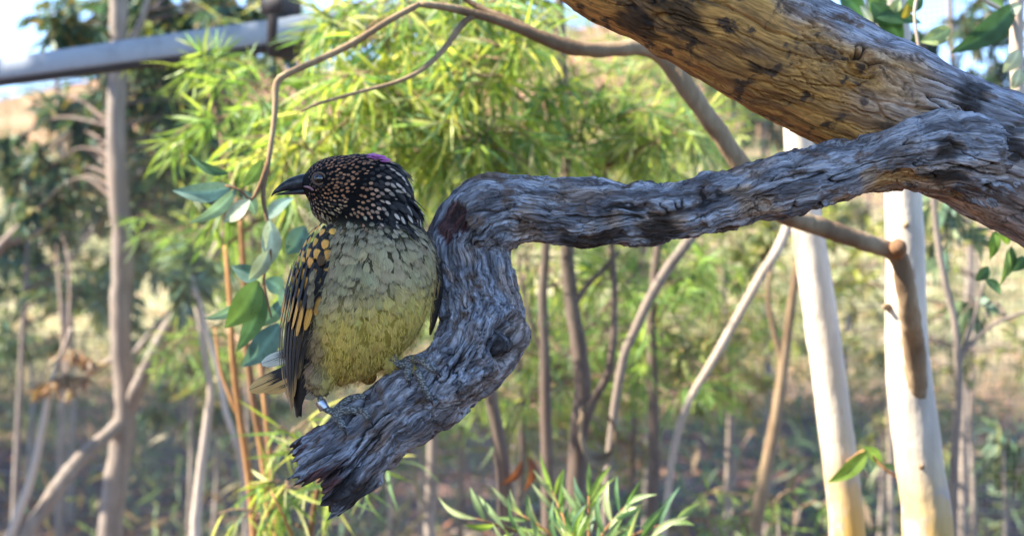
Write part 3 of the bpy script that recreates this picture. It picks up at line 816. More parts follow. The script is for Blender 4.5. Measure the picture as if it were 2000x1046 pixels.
shade_caster((-.95, 3.65, 2.25), 2.6, .45, .22, .35, 1300, (-3.4, 4.1), .10, 6)
for k, (tx, ty, ds_, rr_) in enumerate([(-.6, .9, 3.6, .75), (.6, .6, 4.4, .8), (1.6, 1.0, 5.4, .8), (2.6, .2, 6.4, 1.1), (.2, -1.2, 5.2, 1.2), (-1.2, -.8, 4.2, 1.0), (1.8, -2.2, 7, 1.5), (-2.2, 2.2, 3, .8), (-3.2, .2, 3.2, 1.0), (4, 1.2, 7, 1.2), (3.5, -1.5, 8, 1.6), (-1, -3, 5, 1.6)]):  # added to darken the near ground and cut its bounce light
    shade_caster((tx, ty, 0.0), ds_, rr_, rr_ * .75, rr_ * .6, 1300, (tx - ds_ * .95, ty + .3), .2, 30 + k)
for k, (tx, ty, tz, rr_) in enumerate([(-2.4, -2.8, .9, 1.2), (.2, -3.4, .7, 1.3), (2.8, -2.8, .9, 1.3), (4.6, -.8, 1.1, 1.3)]):  # added behind the camera to hold back frontal sky light
    shade_caster((tx, ty, tz), 0, rr_, 1.35, rr_ * .8, 1700, (tx - .1, ty - .1), .24, 60 + k, 'unseen leafy light blocker added behind the viewer')
for k, (tx, ty, ds_, rr_, bx) in enumerate([(-2.2, 10.5, 6, 1.7, -8.2), (1.5, 11.0, 9, 1.8, -6.6), (-1.0, 14.0, 8.5, 2.2, -9), (3.5, 14.5, 12, 2.4, -8.5), (0.5, 8.0, 6.5, 1.2, -5.5), (-3.5, 15, 7, 2.2, -10), (-4.2, 12, 6, 1.8, -9.5), (.5, 17, 11, 2.4, -9.5), (4.5, 18, 15, 2.5, -9.8), (-5, 19, 8, 2.5, -12.5), (3, 10.5, 10, 1.7, -6.4), (5.5, 13, 14, 2, -7.2)]):
    shade_caster((tx, ty, 0.0), ds_, rr_, rr_ * .8, rr_ * .8, 2200, (bx, ty + .3), .34, 10 + k)
#--BACKGROUND--
# ------------------------------------------------------------------ trees and shrubs of the background
plant('gum_tree', 'tall dark-trunked tree crossed by the steel beam with two forking limbs', 'tree',
      [([(205, 1200, 4.9), (215, 1046, 4.9), (232, 900, 4.9), (246, 790, 4.9), (234, 640, 4.9), (240, 480, 4.9), (228, 320, 4.9), (230, 150, 4.9), (232, 0, 4.9), (228, -220, 4.9)], 48, 34),
       ([(248, 800, 4.9), (275, 745, 4.86), (320, 655, 4.8), (362, 590, 4.75), (402, 530, 4.7), (450, 430, 4.7)], 34, 18),
       ([(240, 820, 4.9), (195, 862, 4.8), (140, 915, 4.7), (90, 985, 4.65), (30, 1080, 4.6)], 28, 30),
       ([(236, 690, 4.9), (190, 720, 4.95), (130, 760, 5)], 16, 6),
       ([(234, 110, 4.9), (268, 60, 4.9), (300, -40, 4.9), (330, -160, 4.9)], 18, 10),
       ([(262, 690, 4.86), (310, 630, 4.9), (350, 590, 5.0)], 12, 6)], 'bark_grey',
      [(130, 60, 5.0, 110, 90, 330), (330, 50, 5.2, 130, 90, 520), (470, 30, 5.0, 120, 80, 420), (300, 180, 5.4, 130, 80, 420), (170, 250, 5.3, 110, 70, 330), (420, 230, 5.3, 110, 80, 330),
       (90, 330, 5.4, 90, 60, 160), (340, 330, 5.4, 110, 70, 330), (250, 430, 5.4, 110, 60, 220), (400, 480, 5.2, 90, 70, 260), (380, 400, 5.0, 70, 60, 160), (560, 60, 5.1, 90, 70, 260), (60, 420, 5.5, 70, 50, 90), (20, 280, 5.5, 60, 50, 70)] + fill(180, 620, 0, 200, 5, 6, 12, 110, 70, 330, 2) + fill(200, 480, 200, 520, 5.2, 6.2, 11, 90, 70, 230, 3) + fill(0, 220, 200, 480, 5.5, 6.5, 14, 80, 70, 150, 4),
      'teal', seed=41, nseg=18, bump=.26, size=1.05, twig_r=.002)
plant('gum_sapling', 'thin white-barked sapling leaning beside the dark-trunked tree, brown twiggy top', 'sapling',
      [([(-10, 1120, 4.6), (22, 1040, 4.6), (62, 930, 4.6), (80, 850, 4.6), (94, 780, 4.6), (110, 720, 4.6), (140, 640, 4.6)], 20, 8)], 'bark_pale',
      [(130, 740, 4.6, 70, 45, 110), (150, 690, 4.7, 60, 40, 70)], 'dry', seed=42)
plant('gum_sapling', 'pale stem in the shade between the dark-trunked tree and the bird', 'sapling',
      [([(380, 1100, 4.2), (384, 1000, 4.2), (395, 900, 4.2), (408, 800, 4.2), (412, 760, 4.2), (400, 690, 4.2), (385, 600, 4.2), (375, 540, 4.2)], 22, 9)], 'bark_pale',
      [(390, 520, 4.3, 80, 60, 160)], 'gum', seed=43)
plant('gum_sapling', 'crooked thin grey stem winding down behind the hanging gum leaves', 'sapling',
      [([(490, 1100, 3.9), (470, 900, 3.9), (440, 800, 3.9), (425, 720, 3.9), (405, 650, 3.9), (390, 590, 3.9), (378, 560, 3.9)], 14, 8)], 'bark_pale',
      [(370, 560, 4.0, 60, 60, 110)], 'gum', seed=44)
plant('wattle_shrub', 'stringy orange-barked wattle stems rising behind the tail of the bird', 'shrub',
      [([(536, 1150, 2.75), (530, 1046, 2.75), (515, 900, 2.75), (495, 780, 2.75), (480, 660, 2.75), (478, 560, 2.75), (470, 430, 2.75)], 20, 10),
       ([(500, 1120, 2.8), (490, 960, 2.8), (470, 820, 2.8), (455, 700, 2.8), (450, 600, 2.8), (440, 480, 2.85)], 18, 9),
       ([(545, 1130, 2.7), (535, 960, 2.7), (520, 820, 2.7), (512, 740, 2.72), (505, 600, 2.75)], 12, 8),
       ([(470, 820, 2.8), (455, 790, 2.8), (430, 720, 2.82), (420, 640, 2.85)], 8, 5)], 'bark_orange',
      [(430, 250, 2.85, 95, 90, 230), (520, 190, 2.8, 100, 80, 250), (450, 400, 2.9, 80, 80, 170), (590, 280, 2.85, 90, 80, 230), (400, 160, 2.95, 80, 60, 150), (570, 400, 2.9, 70, 60, 120)],
      'acacia_green', n_obj=120, seed=45)
plant('wattle_shrub', 'low wattle of long yellow-green leaves below the splintered branch end', 'shrub',
      [([(590, 1250, 2.35), (600, 1100, 2.35), (612, 1000, 2.35), (625, 930, 2.35), (640, 880, 2.35)], 16, 6), ([(600, 1120, 2.35), (560, 1020, 2.3), (530, 960, 2.3)], 9, 4)], 'bark_orange',
      [(610, 900, 2.4, 60, 50, 55), (560, 950, 2.35, 60, 50, 60), (660, 960, 2.35, 50, 50, 45), (500, 1010, 2.4, 60, 40, 40), (570, 860, 2.5, 50, 50, 40), (720, 930, 2.45, 50, 40, 25)],
      'acacia', n_obj=150, seed=46, size=.95)
# the big bright wattle behind the bird and perch
plant('wattle_tree', 'large bright yellow-green wattle with narrow leaves filling the view behind the perch', 'tree',
      [([(1122, 1200, 3.0), (1124, 1046, 3.0), (1126, 930, 3.0), (1130, 840, 3.0), (1138, 760, 3.0), (1132, 690, 3.0), (1118, 600, 3.0), (1108, 500, 3.0), (1112, 380, 3.0), (1105, 250, 3.0), (1096, 100, 3.0), (1090, -100, 3.0)], 42, 18),
       ([(1136, 850, 3.0), (1160, 780, 2.98), (1190, 720, 2.95), (1200, 600, 2.95), (1195, 480, 2.95), (1180, 330, 2.95)], 20, 9),
       ([(1110, 480, 3.0), (1050, 380, 2.95), (980, 300, 2.9), (900, 240, 2.85), (820, 190, 2.8)], 16, 7),
       ([(1105, 280, 3.0), (1010, 190, 2.95), (900, 110, 2.9), (780, 70, 2.8), (690, 90, 2.75)], 14, 6),
       ([(1118, 600, 3.0), (1145, 560, 3.0), (1175, 530, 3.0), (1210, 490, 3.0)], 14, 8)], 'bark_dark',
      [(700, 160, 2.55, 110, 80, 300), (790, 230, 2.6, 110, 80, 330), (900, 170, 2.7, 120, 80, 330), (960, 270, 2.7, 110, 70, 330), (860, 310, 2.65, 100, 60, 260), (1060, 200, 2.85, 100, 80, 250), (640, 240, 2.6, 80, 60, 180),
       (760, 90, 2.65, 100, 60, 230), (1010, 330, 2.75, 110, 50, 260), (1140, 290, 2.9, 100, 60, 220), (660, 60, 2.7, 80, 50, 150), (960, 80, 2.9, 120, 60, 200), (1250, 310, 2.95, 110, 50, 230), (1180, 180, 3.0, 90, 60, 130), (560, 330, 2.7, 70, 50, 140)] + fill(600, 1100, 20, 330, 2.5, 2.9, 14, 120, 80, 170, 5) + fill(1000, 1380, 200, 340, 2.8, 3.0, 5, 110, 60, 150, 6) + fill(700, 1100, -20, 60, 2.7, 2.95, 6, 110, 50, 150, 7),
      'acacia', n_obj=290, seed=47)
plant('wattle_tree', 'upright wattle stem near the curled bark strip, leafy under the perch', 'tree',
      [([(1072, 1150, 3.2), (1070, 940, 3.2), (1066, 820, 3.2), (1064, 700, 3.2), (1060, 580, 3.2), (1066, 470, 3.2), (1058, 300, 3.25)], 28, 14),
       ([(1064, 700, 3.2), (1040, 640, 3.2), (1020, 560, 3.2), (1012, 490, 3.2)], 9, 5)], 'bark_dark',
      [(1050, 530, 3.25, 80, 60, 110), (1040, 640, 3.3, 60, 70, 90), (1100, 760, 3.4, 70, 60, 70), (1190, 560, 3.3, 90, 70, 150), (1020, 800, 3.4, 50, 60, 50)], 'acacia', n_obj=60, seed=48)
plant('wattle_tree', 'dark leaning stem with a rusty dead leaf below the bend of the perch', 'tree',
      [([(1000, 1180, 2.8), (990, 1046, 2.8), (985, 940, 2.8), (975, 860, 2.8), (962, 790, 2.8), (955, 720, 2.8), (950, 600, 2.85)], 34, 20)], 'bark_dark', seed=49)
plant('wattle_tree', 'dark bluish stem rising through green wattle leaves beside the curled bark', 'tree',
      [([(1268, 1180, 3.6), (1272, 1040, 3.6), (1278, 900, 3.6), (1276, 760, 3.6), (1272, 640, 3.6), (1280, 520, 3.6), (1300, 380, 3.6)], 28, 14)], 'bark_dark',
      [(1290, 640, 3.6, 90, 80, 260), (1330, 560, 3.6, 80, 60, 190), (1260, 720, 3.65, 70, 60, 150), (1390, 520, 3.7, 70, 50, 110), (1330, 300, 3.6, 80, 50, 110)], 'acacia_green', n_obj=120, seed=50)
plant('wattle_sapling', 'pale lilac stem slanting up to meet the underside of the perch', 'sapling',
      [([(1180, 1150, 3.1), (1185, 960, 3.1), (1200, 800, 3.1), (1218, 700, 3.1), (1238, 650, 3.1), (1265, 590, 3.1), (1300, 530, 3.1), (1345, 470, 3.1), (1420, 360, 3.15)], 15, 22)], 'bark_grey', seed=51)
plant('gum_sapling', 'thin grey stem slanting towards the brown leaning sapling, bare pale tip', 'sapling',
      [([(1290, 1150, 3.5), (1305, 960, 3.5), (1322, 850, 3.5), (1350, 775, 3.5), (1395, 700, 3.5), (1440, 620, 3.5), (1485, 540, 3.5), (1525, 475, 3.5), (1560, 380, 3.5)], 12, 20)], 'bark_pale',
      [(1340, 700, 3.6, 60, 60, 60)], 'olive', seed=52)
plant('gum_sapling', 'slim brown trunk leaning close beside the pale leaning gum', 'sapling',
      [([(1455, 1150, 3.9), (1475, 1030, 3.9), (1495, 920, 3.9), (1518, 800, 3.9), (1532, 700, 3.9), (1545, 600, 3.9), (1560, 500, 3.9), (1570, 400, 3.9)], 30, 14),
       ([(1530, 710, 3.9), (1510, 640, 3.9), (1500, 560, 3.9), (1520, 480, 3.9)], 14, 7)], 'bark_tan',
      [(1530, 470, 4.0, 90, 50, 150), (1480, 520, 4.1, 60, 50, 70)], 'olive', seed=53)
plant('gum_sapling', 'fine forked sapling standing beside the upright pale gum', 'sapling',
      [([(1862, 1150, 3.0), (1862, 980, 3.0), (1866, 860, 3.0), (1872, 760, 3.0), (1866, 640, 3.0), (1848, 560, 3.0), (1836, 500, 3.0), (1826, 420, 3.0), (1820, 330, 3.0)], 18, 12),
       ([(1870, 720, 3.0), (1890, 660, 3.0), (1908, 600, 3.0), (1920, 550, 3.0)], 12, 6),
       ([(1878, 690, 3.0), (1930, 640, 3.0), (1975, 618, 3.0), (2060, 590, 3.0)], 10, 6)], 'bark_grey',
      [(1860, 470, 3.1, 60, 50, 26), (1830, 400, 3.1, 60, 40, 40), (1900, 600, 3.2, 50, 50, 16)], 'gum', seed=54)
plant('gum_tree', 'teal-crowned gum outside the netting behind the slanting limb', 'tree',
      [([(1880, 1000, 7.5), (1885, 700, 7.5), (1895, 500, 7.5), (1885, 300, 7.5), (1860, 100, 7.5), (1850, -150, 7.5)], 20, 12), ([(1885, 320, 7.5), (1840, 200, 7.5), (1800, 80, 7.5)], 12, 7)], 'bark_grey',
      [(1900, 60, 7.5, 120, 80, 520), (1800, 90, 7.6, 90, 70, 330), (1960, 170, 7.5, 90, 80, 420), (1990, 280, 7.6, 80, 60, 240), (1880, 180, 7.8, 90, 50, 160), (1970, -20, 7.5, 90, 60, 260), (1720, 30, 7.6, 90, 60, 260), (1990, 380, 7.6, 80, 40, 130)],
      'teal', seed=55, size=1.2, twig_r=.003)
plant('gum_tree', 'distant blue-green tree showing between the thin tan branch and the limb', 'tree',
      [([(1500, 900, 9), (1500, 600, 9), (1495, 400, 9), (1490, 200, 9), (1480, 60, 9)], 16, 8)], 'bark_grey',
      [(1480, 230, 9, 90, 60, 420), (1560, 260, 9, 70, 50, 260), (1420, 170, 9, 80, 60, 330), (1380, 270, 9.2, 70, 40, 170), (1340, 90, 9, 80, 60, 260), (1470, 330, 9, 80, 40, 200)],
      'teal', seed=56, size=1.3, twig_r=.003)
def bush(label, px, py, d, rx, ry, n, style, seed, group=None, size=1.2):
    g = P(px, py, d); gz = float(ground_h(g[0], g[1]))
    cl = []
    r = np.random.default_rng(seed)
    for k in range(7):
        cl.append((px + r.normal(0, .55) * rx, py + r.normal(0, .45) * ry, d + r.normal(0, .2), rx * r.uniform(.35, .6), ry * r.uniform(.35, .6), n // 7))
    yb = 523 + FPX * ((1.5 - gz) / d) * .9
    plant('bush', label, 'bush', [([(px, min(yb, 1300), d), (px + 4, (py + min(yb, 1300)) / 2, d), (px, py, d)], 12, 6), ([(px, (py + min(yb, 1300)) / 2, d), (px + rx * .4, py, d)], 6, 4)], 'bark_grey', cl, style, group, seed=seed, size=size, twig_r=.0025)
bush('sunny lime-green bush on the slope behind the dark-trunked tree', 140, 580, 10, 130, 85, 1500, 'yellow', 61)
bush('olive bush at the foot of the slope behind the low left limb', 60, 690, 11, 120, 60, 900, 'olive', 62)
bush('olive-green thicket behind the forking limb of the dark-trunked tree', 370, 640, 7, 130, 120, 1000, 'olive', 63)
bush('grey-green thicket low behind the pale shaded stem', 420, 820, 7.5, 150, 70, 700, 'gum', 64)
bush('green bush seen under the horizontal stretch of the perch', 1000, 640, 6.5, 120, 120, 900, 'acacia_green', 65, size=1.4)
bush('mixed green thicket behind the curled bark strip', 1180, 700, 7, 150, 130, 1200, 'olive', 66)
bush('dull olive bush behind the slim brown leaning trunk', 1430, 730, 7, 130, 90, 1000, 'olive', 67)
bush('low green bush between the two pale gums', 1720, 860, 7.5, 120, 60, 500, 'olive', 68)
bush('small grey-green bush beyond the fine forked sapling', 1960, 880, 5.5, 100, 80, 300, 'gum', 69)
bush('low green herbs on the soil between the brown leaning sapling and pale gum', 1520, 990, 4.2, 110, 45, 260, 'acacia_green', 77, size=.9)
bush('low grassy tuft of narrow leaves beside the small leafy shrub', 1400, 1010, 3.6, 80, 50, 160, 'acacia_green', 78, size=.8)
bush('dense green bush behind the bird and wattle leaves', 760, 540, 6, 190, 160, 1600, 'acacia_green', 70, size=1.5)
bush('green bush low behind the splintered branch end', 820, 800, 6.5, 130, 90, 600, 'acacia_green', 71, size=1.3)
bush('leafy green bush behind the hanging gum leaves', 480, 430, 6.2, 130, 120, 900, 'gum', 72)
bush('tall pale-green bush beneath the tan branch', 1260, 430, 6.5, 170, 110, 1100, 'acacia_green', 73, size=1.4)
plant('gum_tree', 'far thin gum standing on the slope between the two pale gums', 'tree',
      [([(1640, 800, 10), (1655, 650, 10), (1670, 520, 10), (1690, 430, 10), (1700, 350, 10)], 14, 9)], 'bark_grey', [(1690, 420, 10, 80, 40, 200), (1640, 400, 10, 60, 40, 120)], 'olive', seed=74, size=1.3)
plant('gum_tree', 'bare pale forked limb leaning over the slope beyond the white-barked sapling', 'tree',
      [([(-190, 900, 6), (-110, 640, 6), (0, 485, 6), (60, 430, 6), (110, 385, 6), (180, 310, 6)], 30, 10), ([(20, 474, 6), (70, 455, 6), (105, 430, 6), (130, 405, 6)], 14, 7)], 'bark_grey', [(150, 330, 6, 70, 50, 100)], 'teal', seed=75)

plant('wattle_tree', 'feathery pale wattle outside the netting, behind the large yellow-green one', 'tree',
      [([(840, 1000, 4.6), (850, 800, 4.6), (880, 600, 4.6), (870, 400, 4.6), (860, 200, 4.6), (850, 0, 4.6)], 22, 10), ([(880, 560, 4.6), (1000, 380, 4.6), (1150, 250, 4.6)], 12, 6), ([(872, 480, 4.6), (740, 330, 4.6), (600, 220, 4.6)], 12, 6)], 'bark_grey',
      fill(380, 1400, 30, 420, 4.2, 5.2, 48, 130, 85, 190, 8), 'acacia', seed=81, size=1.15, twig_r=.002)
plant('wattle_tree', 'green wattle thicket under the horizontal part of the perch, beyond the netting', 'tree',
      [([(1010, 1050, 4.4), (1020, 900, 4.4), (1015, 700, 4.4), (1030, 500, 4.4)], 16, 8), ([(1018, 800, 4.4), (1150, 640, 4.4), (1250, 520, 4.4)], 10, 6)], 'bark_dark',
      fill(880, 1400, 470, 800, 4.0, 5.2, 38, 100, 80, 130, 9), 'acacia_green', seed=82, size=1.1, twig_r=.002)
plant('wattle_tree', 'loose green wattle behind the hanging gum leaves, beyond the netting', 'tree',
      [([(520, 1050, 4.4), (525, 850, 4.4), (500, 600, 4.4), (490, 400, 4.4)], 14, 8)], 'bark_dark',
      fill(310, 640, 380, 720, 4.2, 5.4, 26, 95, 80, 130, 10), 'acacia_green', seed=83, size=1.1, twig_r=.002)
plant('gum_tree', 'thin-leaved gum over the pale slope behind the upright pale gum', 'tree',
      [([(1740, 950, 5.4), (1735, 700, 5.4), (1730, 500, 5.4), (1725, 350, 5.4)], 12, 7)], 'bark_grey',
      fill(1560, 1960, 390, 560, 5.0, 6.0, 9, 80, 50, 60, 11), 'yellow', seed=84, size=1.1, twig_r=.002)

plant('gum_tree', 'far dark-leaved gum behind the tree trunk and steel beam', 'tree',
      [([(120, 900, 9), (125, 700, 9), (130, 500, 9), (120, 300, 9), (110, 150, 9)], 16, 9), ([(126, 520, 9), (220, 400, 9), (320, 300, 9)], 9, 5)], 'bark_grey',
      fill(20, 460, 170, 480, 8.5, 10, 20, 80, 60, 240, 21), 'teal', seed=91, size=1.5, twig_r=.003)
plant('wattle_tree', 'sunlit pale wattle past the thin tan branch, beyond the netting', 'tree',
      [([(1420, 1000, 5.5), (1425, 800, 5.5), (1415, 600, 5.5), (1410, 420, 5.5)], 13, 8)], 'bark_grey',
      fill(1330, 1560, 330, 640, 5.2, 6.2, 16, 90, 70, 130, 22), 'acacia', seed=92, size=1.2, twig_r=.002)

plant('gum_tree', 'light-leaved gum on the slope beside the far dark-leaved one', 'tree',
      [([(30, 950, 7.5), (40, 750, 7.5), (50, 550, 7.5), (60, 350, 7.5)], 13, 8)], 'bark_grey',
      fill(-20, 330, 300, 700, 7, 8.5, 22, 80, 65, 130, 23), 'gum', seed=93, size=1.2, twig_r=.002)
plant('wattle_tree', 'dense deep-green wattle far behind the bird and perch bend', 'tree',
      [([(900, 950, 6.8), (905, 750, 6.8), (920, 500, 6.8), (930, 250, 6.8)], 13, 8)], 'bark_dark',
      fill(560, 1400, 260, 560, 6.2, 8, 40, 110, 80, 150, 24), 'acacia_green', seed=94, size=1.5, twig_r=.002, pal='gum')
plant('gum_tree', 'wispy olive sapling on the pale slope beyond the forked one', 'tree',
      [([(1900, 950, 6.5), (1895, 800, 6.5), (1905, 600, 6.5), (1915, 420, 6.5)], 11, 7)], 'bark_grey',
      fill(1560, 2010, 430, 760, 6, 7.5, 16, 75, 60, 55, 25), 'olive', seed=95, size=1.1, twig_r=.002)
plant('wattle_tree', 'shaded wattle low among the stems below the perch bend', 'tree',
      [([(1230, 1100, 5.2), (1235, 950, 5.2), (1240, 800, 5.2), (1230, 650, 5.2)], 12, 7)], 'bark_dark',
      fill(880, 1480, 640, 900, 4.8, 6.2, 26, 100, 70, 100, 26), 'acacia_green', seed=96, size=1.2, twig_r=.002, pal='olive')

# leafy shrub at the bottom with blunt pale leaves
shr = thing('leafy_shrub', P(1140, 1300, 2.0) * [1, 1, 0], 'small shrub with blunt pale-edged green leaves below the perch', 'shrub')
sr = np.random.default_rng(12)
stemc = [(1150, 1500, 2.0), (1145, 1250, 2.0), (1135, 1100, 2.0)]
rows = [np.append(P(x, y, d), .0045) for x, y, d in stemc]; rows.insert(0, np.append(P(1150, 1500, 2.0) * [1, 1, 0], .006))
obj('stem', mk_mesh('stem', *tube(rows, 8, .02)), MAT['twig'], shr)
for (tx, ty, dz) in [(930, 1012, -.05), (1010, 1000, 0), (1078, 958, .05), (1150, 968, 0), (1225, 985, -.04), (1320, 1015, .03), (985, 1070, -.08), (1120, 1040, -.1), (1270, 1050, -.06)]:
    d = 2.0 + dz
    b0 = (1138 + sr.normal(0, 6), 1110); mid = ((b0[0] + tx) / 2, (b0[1] + ty) / 2 - 14)
    rr = [np.append(P(*b0, 2.0), .003), np.append(P(*mid, (2 + d) / 2), .0022), np.append(P(tx, ty, d), .0012)]
    obj('twig', mk_mesh('twig', *tube(rr, 6, .015)), MAT['bark_orange'], shr)
    for k in range(9):
        f = .30 + .7 * k / 8
        bx = (1 - f) ** 2 * b0[0] + 2 * f * (1 - f) * mid[0] + f * f * tx; by = (1 - f) ** 2 * b0[1] + 2 * f * (1 - f) * mid[1] + f * f * ty
        ang = math.atan2(ty - b0[1], tx - b0[0]) + (1 if k % 2 else -1) * sr.uniform(.35, .8) * (0 if k == 8 else 1)
        ll = sr.uniform(50, 84)
        cc = [(.18, .29, .11), (.26, .37, .18), (.12, .23, .11), (.24, .36, .08), (.36, .43, .24), (.13, .24, .16)][sr.integers(0, 6)]
        if 880 < by < 1120:
            big_leaf(shr, (bx, by), (bx + ll * math.cos(ang), by + ll * math.sin(ang) - 8), d + sr.normal(0, .015), sr.uniform(9, 14), cc, 'leaf', curl=.10, roll=sr.uniform(-.6, .6), dt=sr.normal(0, .02), segs=8)

# curled strip of shed bark caught on the wattle, and a rusty dead leaf
def bark_curl():
    pts = [(1132, 800), (1128, 850), (1142, 890), (1168, 902), (1192, 886), (1198, 840), (1185, 812)]
    c = catmull(np.array([P(x, y, 2.93) for x, y in pts]), 8)
    wv = np.array([0, .028, .012]); V = []
    for i, p in enumerate(c):
        f = i / (len(c) - 1); ww = .6 + .6 * math.sin(f * 5)
        for u in (-1, -.3, .4, 1): V.append(p + wv * u * ww + np.array([.006 * u * u, 0, .004 * math.sin(3 * f)]))
    o = obj('bark_curl', mk_mesh('bark_curl', V, grid_quads(len(c), 4, wrap=False)), MAT['bark_tan'])
    md = o.modifiers.new('thick', 'SOLIDIFY'); md.thickness = .002
    o['label'] = 'curled strip of tan bark hooked on a wattle stem'; o['category'] = 'bark'
bark_curl()
def dead_leaf(px, py, qx, qy, d, wpx, lab):
    o = big_leaf(None, (px, py), (qx, qy), d, wpx, (.20, .07, .035), 'gumleaf', curl=.15, roll=.4)
    o.name = 'dead_leaf'; o['label'] = lab; o['category'] = 'leaf'
dead_leaf(1020, 900, 978, 945, 2.76, 18, 'rusty red dead leaf caught on the dark leaning stem')
dead_leaf(1035, 890, 1022, 960, 2.78, 18, 'dark red-brown dead leaf hanging limply beside the rusty one')

# ------------------------------------------------------------------ leaf litter, sticks, grass, hillside scrub
def scatter():
    r = np.random.default_rng(3)
    n = 16000
    y = 4 + 22 * r.random(n); x = (r.random(n) - .5) * y * .95
    dn = fbm(np.stack([x, y, 0 * x], -1) * .7, 3, 5) > -.15
    x, y = x[dn], y[dn]; n = len(x)
    pos = np.stack([x, y, ground_h(x, y) + .012], -1)
    a = r.random(n) * 6.283
    dv = unit(np.stack([np.cos(a), np.sin(a), r.uniform(-.1, .45, n)], -1)); nr = unit(np.cross(dv, np.cross(np.array([0, 0, 1.0])[None] + r.normal(0, .3, (n, 3)), dv)))
    pal = np.array([(.42, .16, .07), (.34, .15, .08), (.28, .17, .12), (.46, .28, .16), (.22, .15, .12), (.52, .22, .09)])
    V, Q, C = leaf_strips(pos, dv, nr, r.uniform(.07, .15, n), r.uniform(.025, .05, n), r.uniform(-.2, .3, n), pal[r.integers(0, 6, n)] * r.uniform(.7, 1.2, (n, 1)), 2)
    o = obj('leaf_litter', mk_mesh('leaf_litter', V, Q, attrs={'Col': C}), MAT['farleaf']); o['kind'] = 'stuff'; o['label'] = 'reddish fallen leaves strewn over the soil'; o['category'] = 'leaf litter'
    n = 26000
    y = 15 + 45 * r.random(n) ** 1.4; x = (r.random(n) - .5) * y * .95
    dn = fbm(np.stack([x, y, 0 * x], -1) * .35, 3, 6) > -.1 + .3 * (y < 19)
    x, y = x[dn], y[dn]; n = len(x)
    pos = np.stack([x, y, ground_h(x, y) - .01], -1)
    dv = unit(r.normal(0, .35, (n, 3)) + [0, 0, 1.0]); nr = unit(np.cross(dv, r.normal(0, 1, (n, 3))))
    pal = np.array([(.46, .40, .22), (.40, .36, .18), (.30, .31, .13), (.52, .44, .26), (.22, .27, .10)])
    V, Q, C = leaf_strips(pos, dv, nr, r.uniform(.15, .42, n), r.uniform(.008, .02, n), r.uniform(0, .6, n), pal[r.integers(0, 5, n)], 2)
    o = obj('dry_grass', mk_mesh('dry_grass', V, Q, attrs={'Col': C}), MAT['leaf']); o['kind'] = 'stuff'; o['label'] = 'straw-coloured dry grass growing over the slope'; o['category'] = 'grass'
    bag = Bag()
    for k in range(90):
        yy = r.uniform(7, 18); xx = (r.random() - .5) * yy * .85; a = r.random() * 6.28; l = r.uniform(.3, 1.1)
        p0 = np.array([xx, yy, float(ground_h(xx, yy)) + .015]); p1 = p0 + np.array([math.cos(a) * l, math.sin(a) * l, r.uniform(0, .12)])
        bag.add(*tube([np.append(p0, .006), np.append((p0 + p1) / 2 + r.normal(0, .03, 3) * [1, 1, .3], .005), np.append(p1, .002)], 5, .08))
    o = obj('fallen_sticks', bag.mesh('fallen_sticks'), MAT['bark_pale']); o['kind'] = 'stuff'; o['label'] = 'bare grey sticks scattered on the shaded soil'; o['category'] = 'sticks'
    n = 15000
    y = 6 + 14 * r.random(n); x = (r.random(n) - .5) * y * .95
    dn = fbm(np.stack([x, y, 0 * x], -1) * .55, 3, 16) > .02
    x, y = x[dn], y[dn]; n = len(x)
    h0 = r.random(n) ** 1.6 * .75
    pos = np.stack([x, y, ground_h(x, y) + h0 * (1 + .8 * fbm(np.stack([x, y, 0 * x], -1) * 1.1, 2, 18))], -1)
    dv = unit(r.normal(0, .8, (n, 3)) + [0, 0, .5]); nr = unit(np.cross(dv, r.normal(0, 1, (n, 3))))
    pal = np.array([(.16, .22, .10), (.22, .26, .12), (.13, .18, .10), (.28, .24, .13), (.24, .17, .11), (.10, .16, .10)])
    V, Q, C = leaf_strips(pos, dv, nr, r.uniform(.10, .26, n), r.uniform(.014, .035, n), r.uniform(0, .4, n), pal[r.integers(0, 6, n)], 2)
    o = obj('undergrowth', mk_mesh('undergrowth', V, Q, attrs={'Col': C}), MAT['farleaf']); o['kind'] = 'stuff'; o['label'] = 'low tangled green and brown undergrowth on the soil'; o['category'] = 'undergrowth'
    # far scrub on the hill
    B = []
    nb = 2200
    y = 18 + 76 * r.random(nb) ** .8; x = (r.random(nb) - .5) * y * .95
    VV = []; QQ = []; CC = []; off = 0
    pal = np.array([(.10, .13, .07), (.14, .16, .07), (.20, .20, .09), (.08, .11, .07)])
    for i in range(nb):
        k = 30; s = r.uniform(.25, 1.0); c = np.array([x[i], y[i], float(ground_h(x[i], y[i])) + s * .5])
        p = c + unit(r.normal(0, 1, (k, 3))) * (r.random((k, 1)) ** .4) * np.array([s, s, s * .7])
        dv = unit(r.normal(0, 1, (k, 3))); nr = unit(np.cross(dv, r.normal(0, 1, (k, 3))))
        V, Q, C = leaf_strips(p, dv, nr, np.full(k, s * .5), np.full(k, s * .22), np.zeros(k), pal[r.integers(0, 4, k)], 1)
        VV.append(V); QQ.append(Q + off); CC.append(C); off += len(V)
    o = obj('hillside_scrub', mk_mesh('hillside_scrub', np.vstack(VV), np.vstack(QQ), attrs={'Col': np.vstack(CC)}), MAT['farleaf']); o['kind'] = 'stuff'; o['label'] = 'scattered dark shrubs dotting the far hillside'; o['category'] = 'scrub'
scatter()
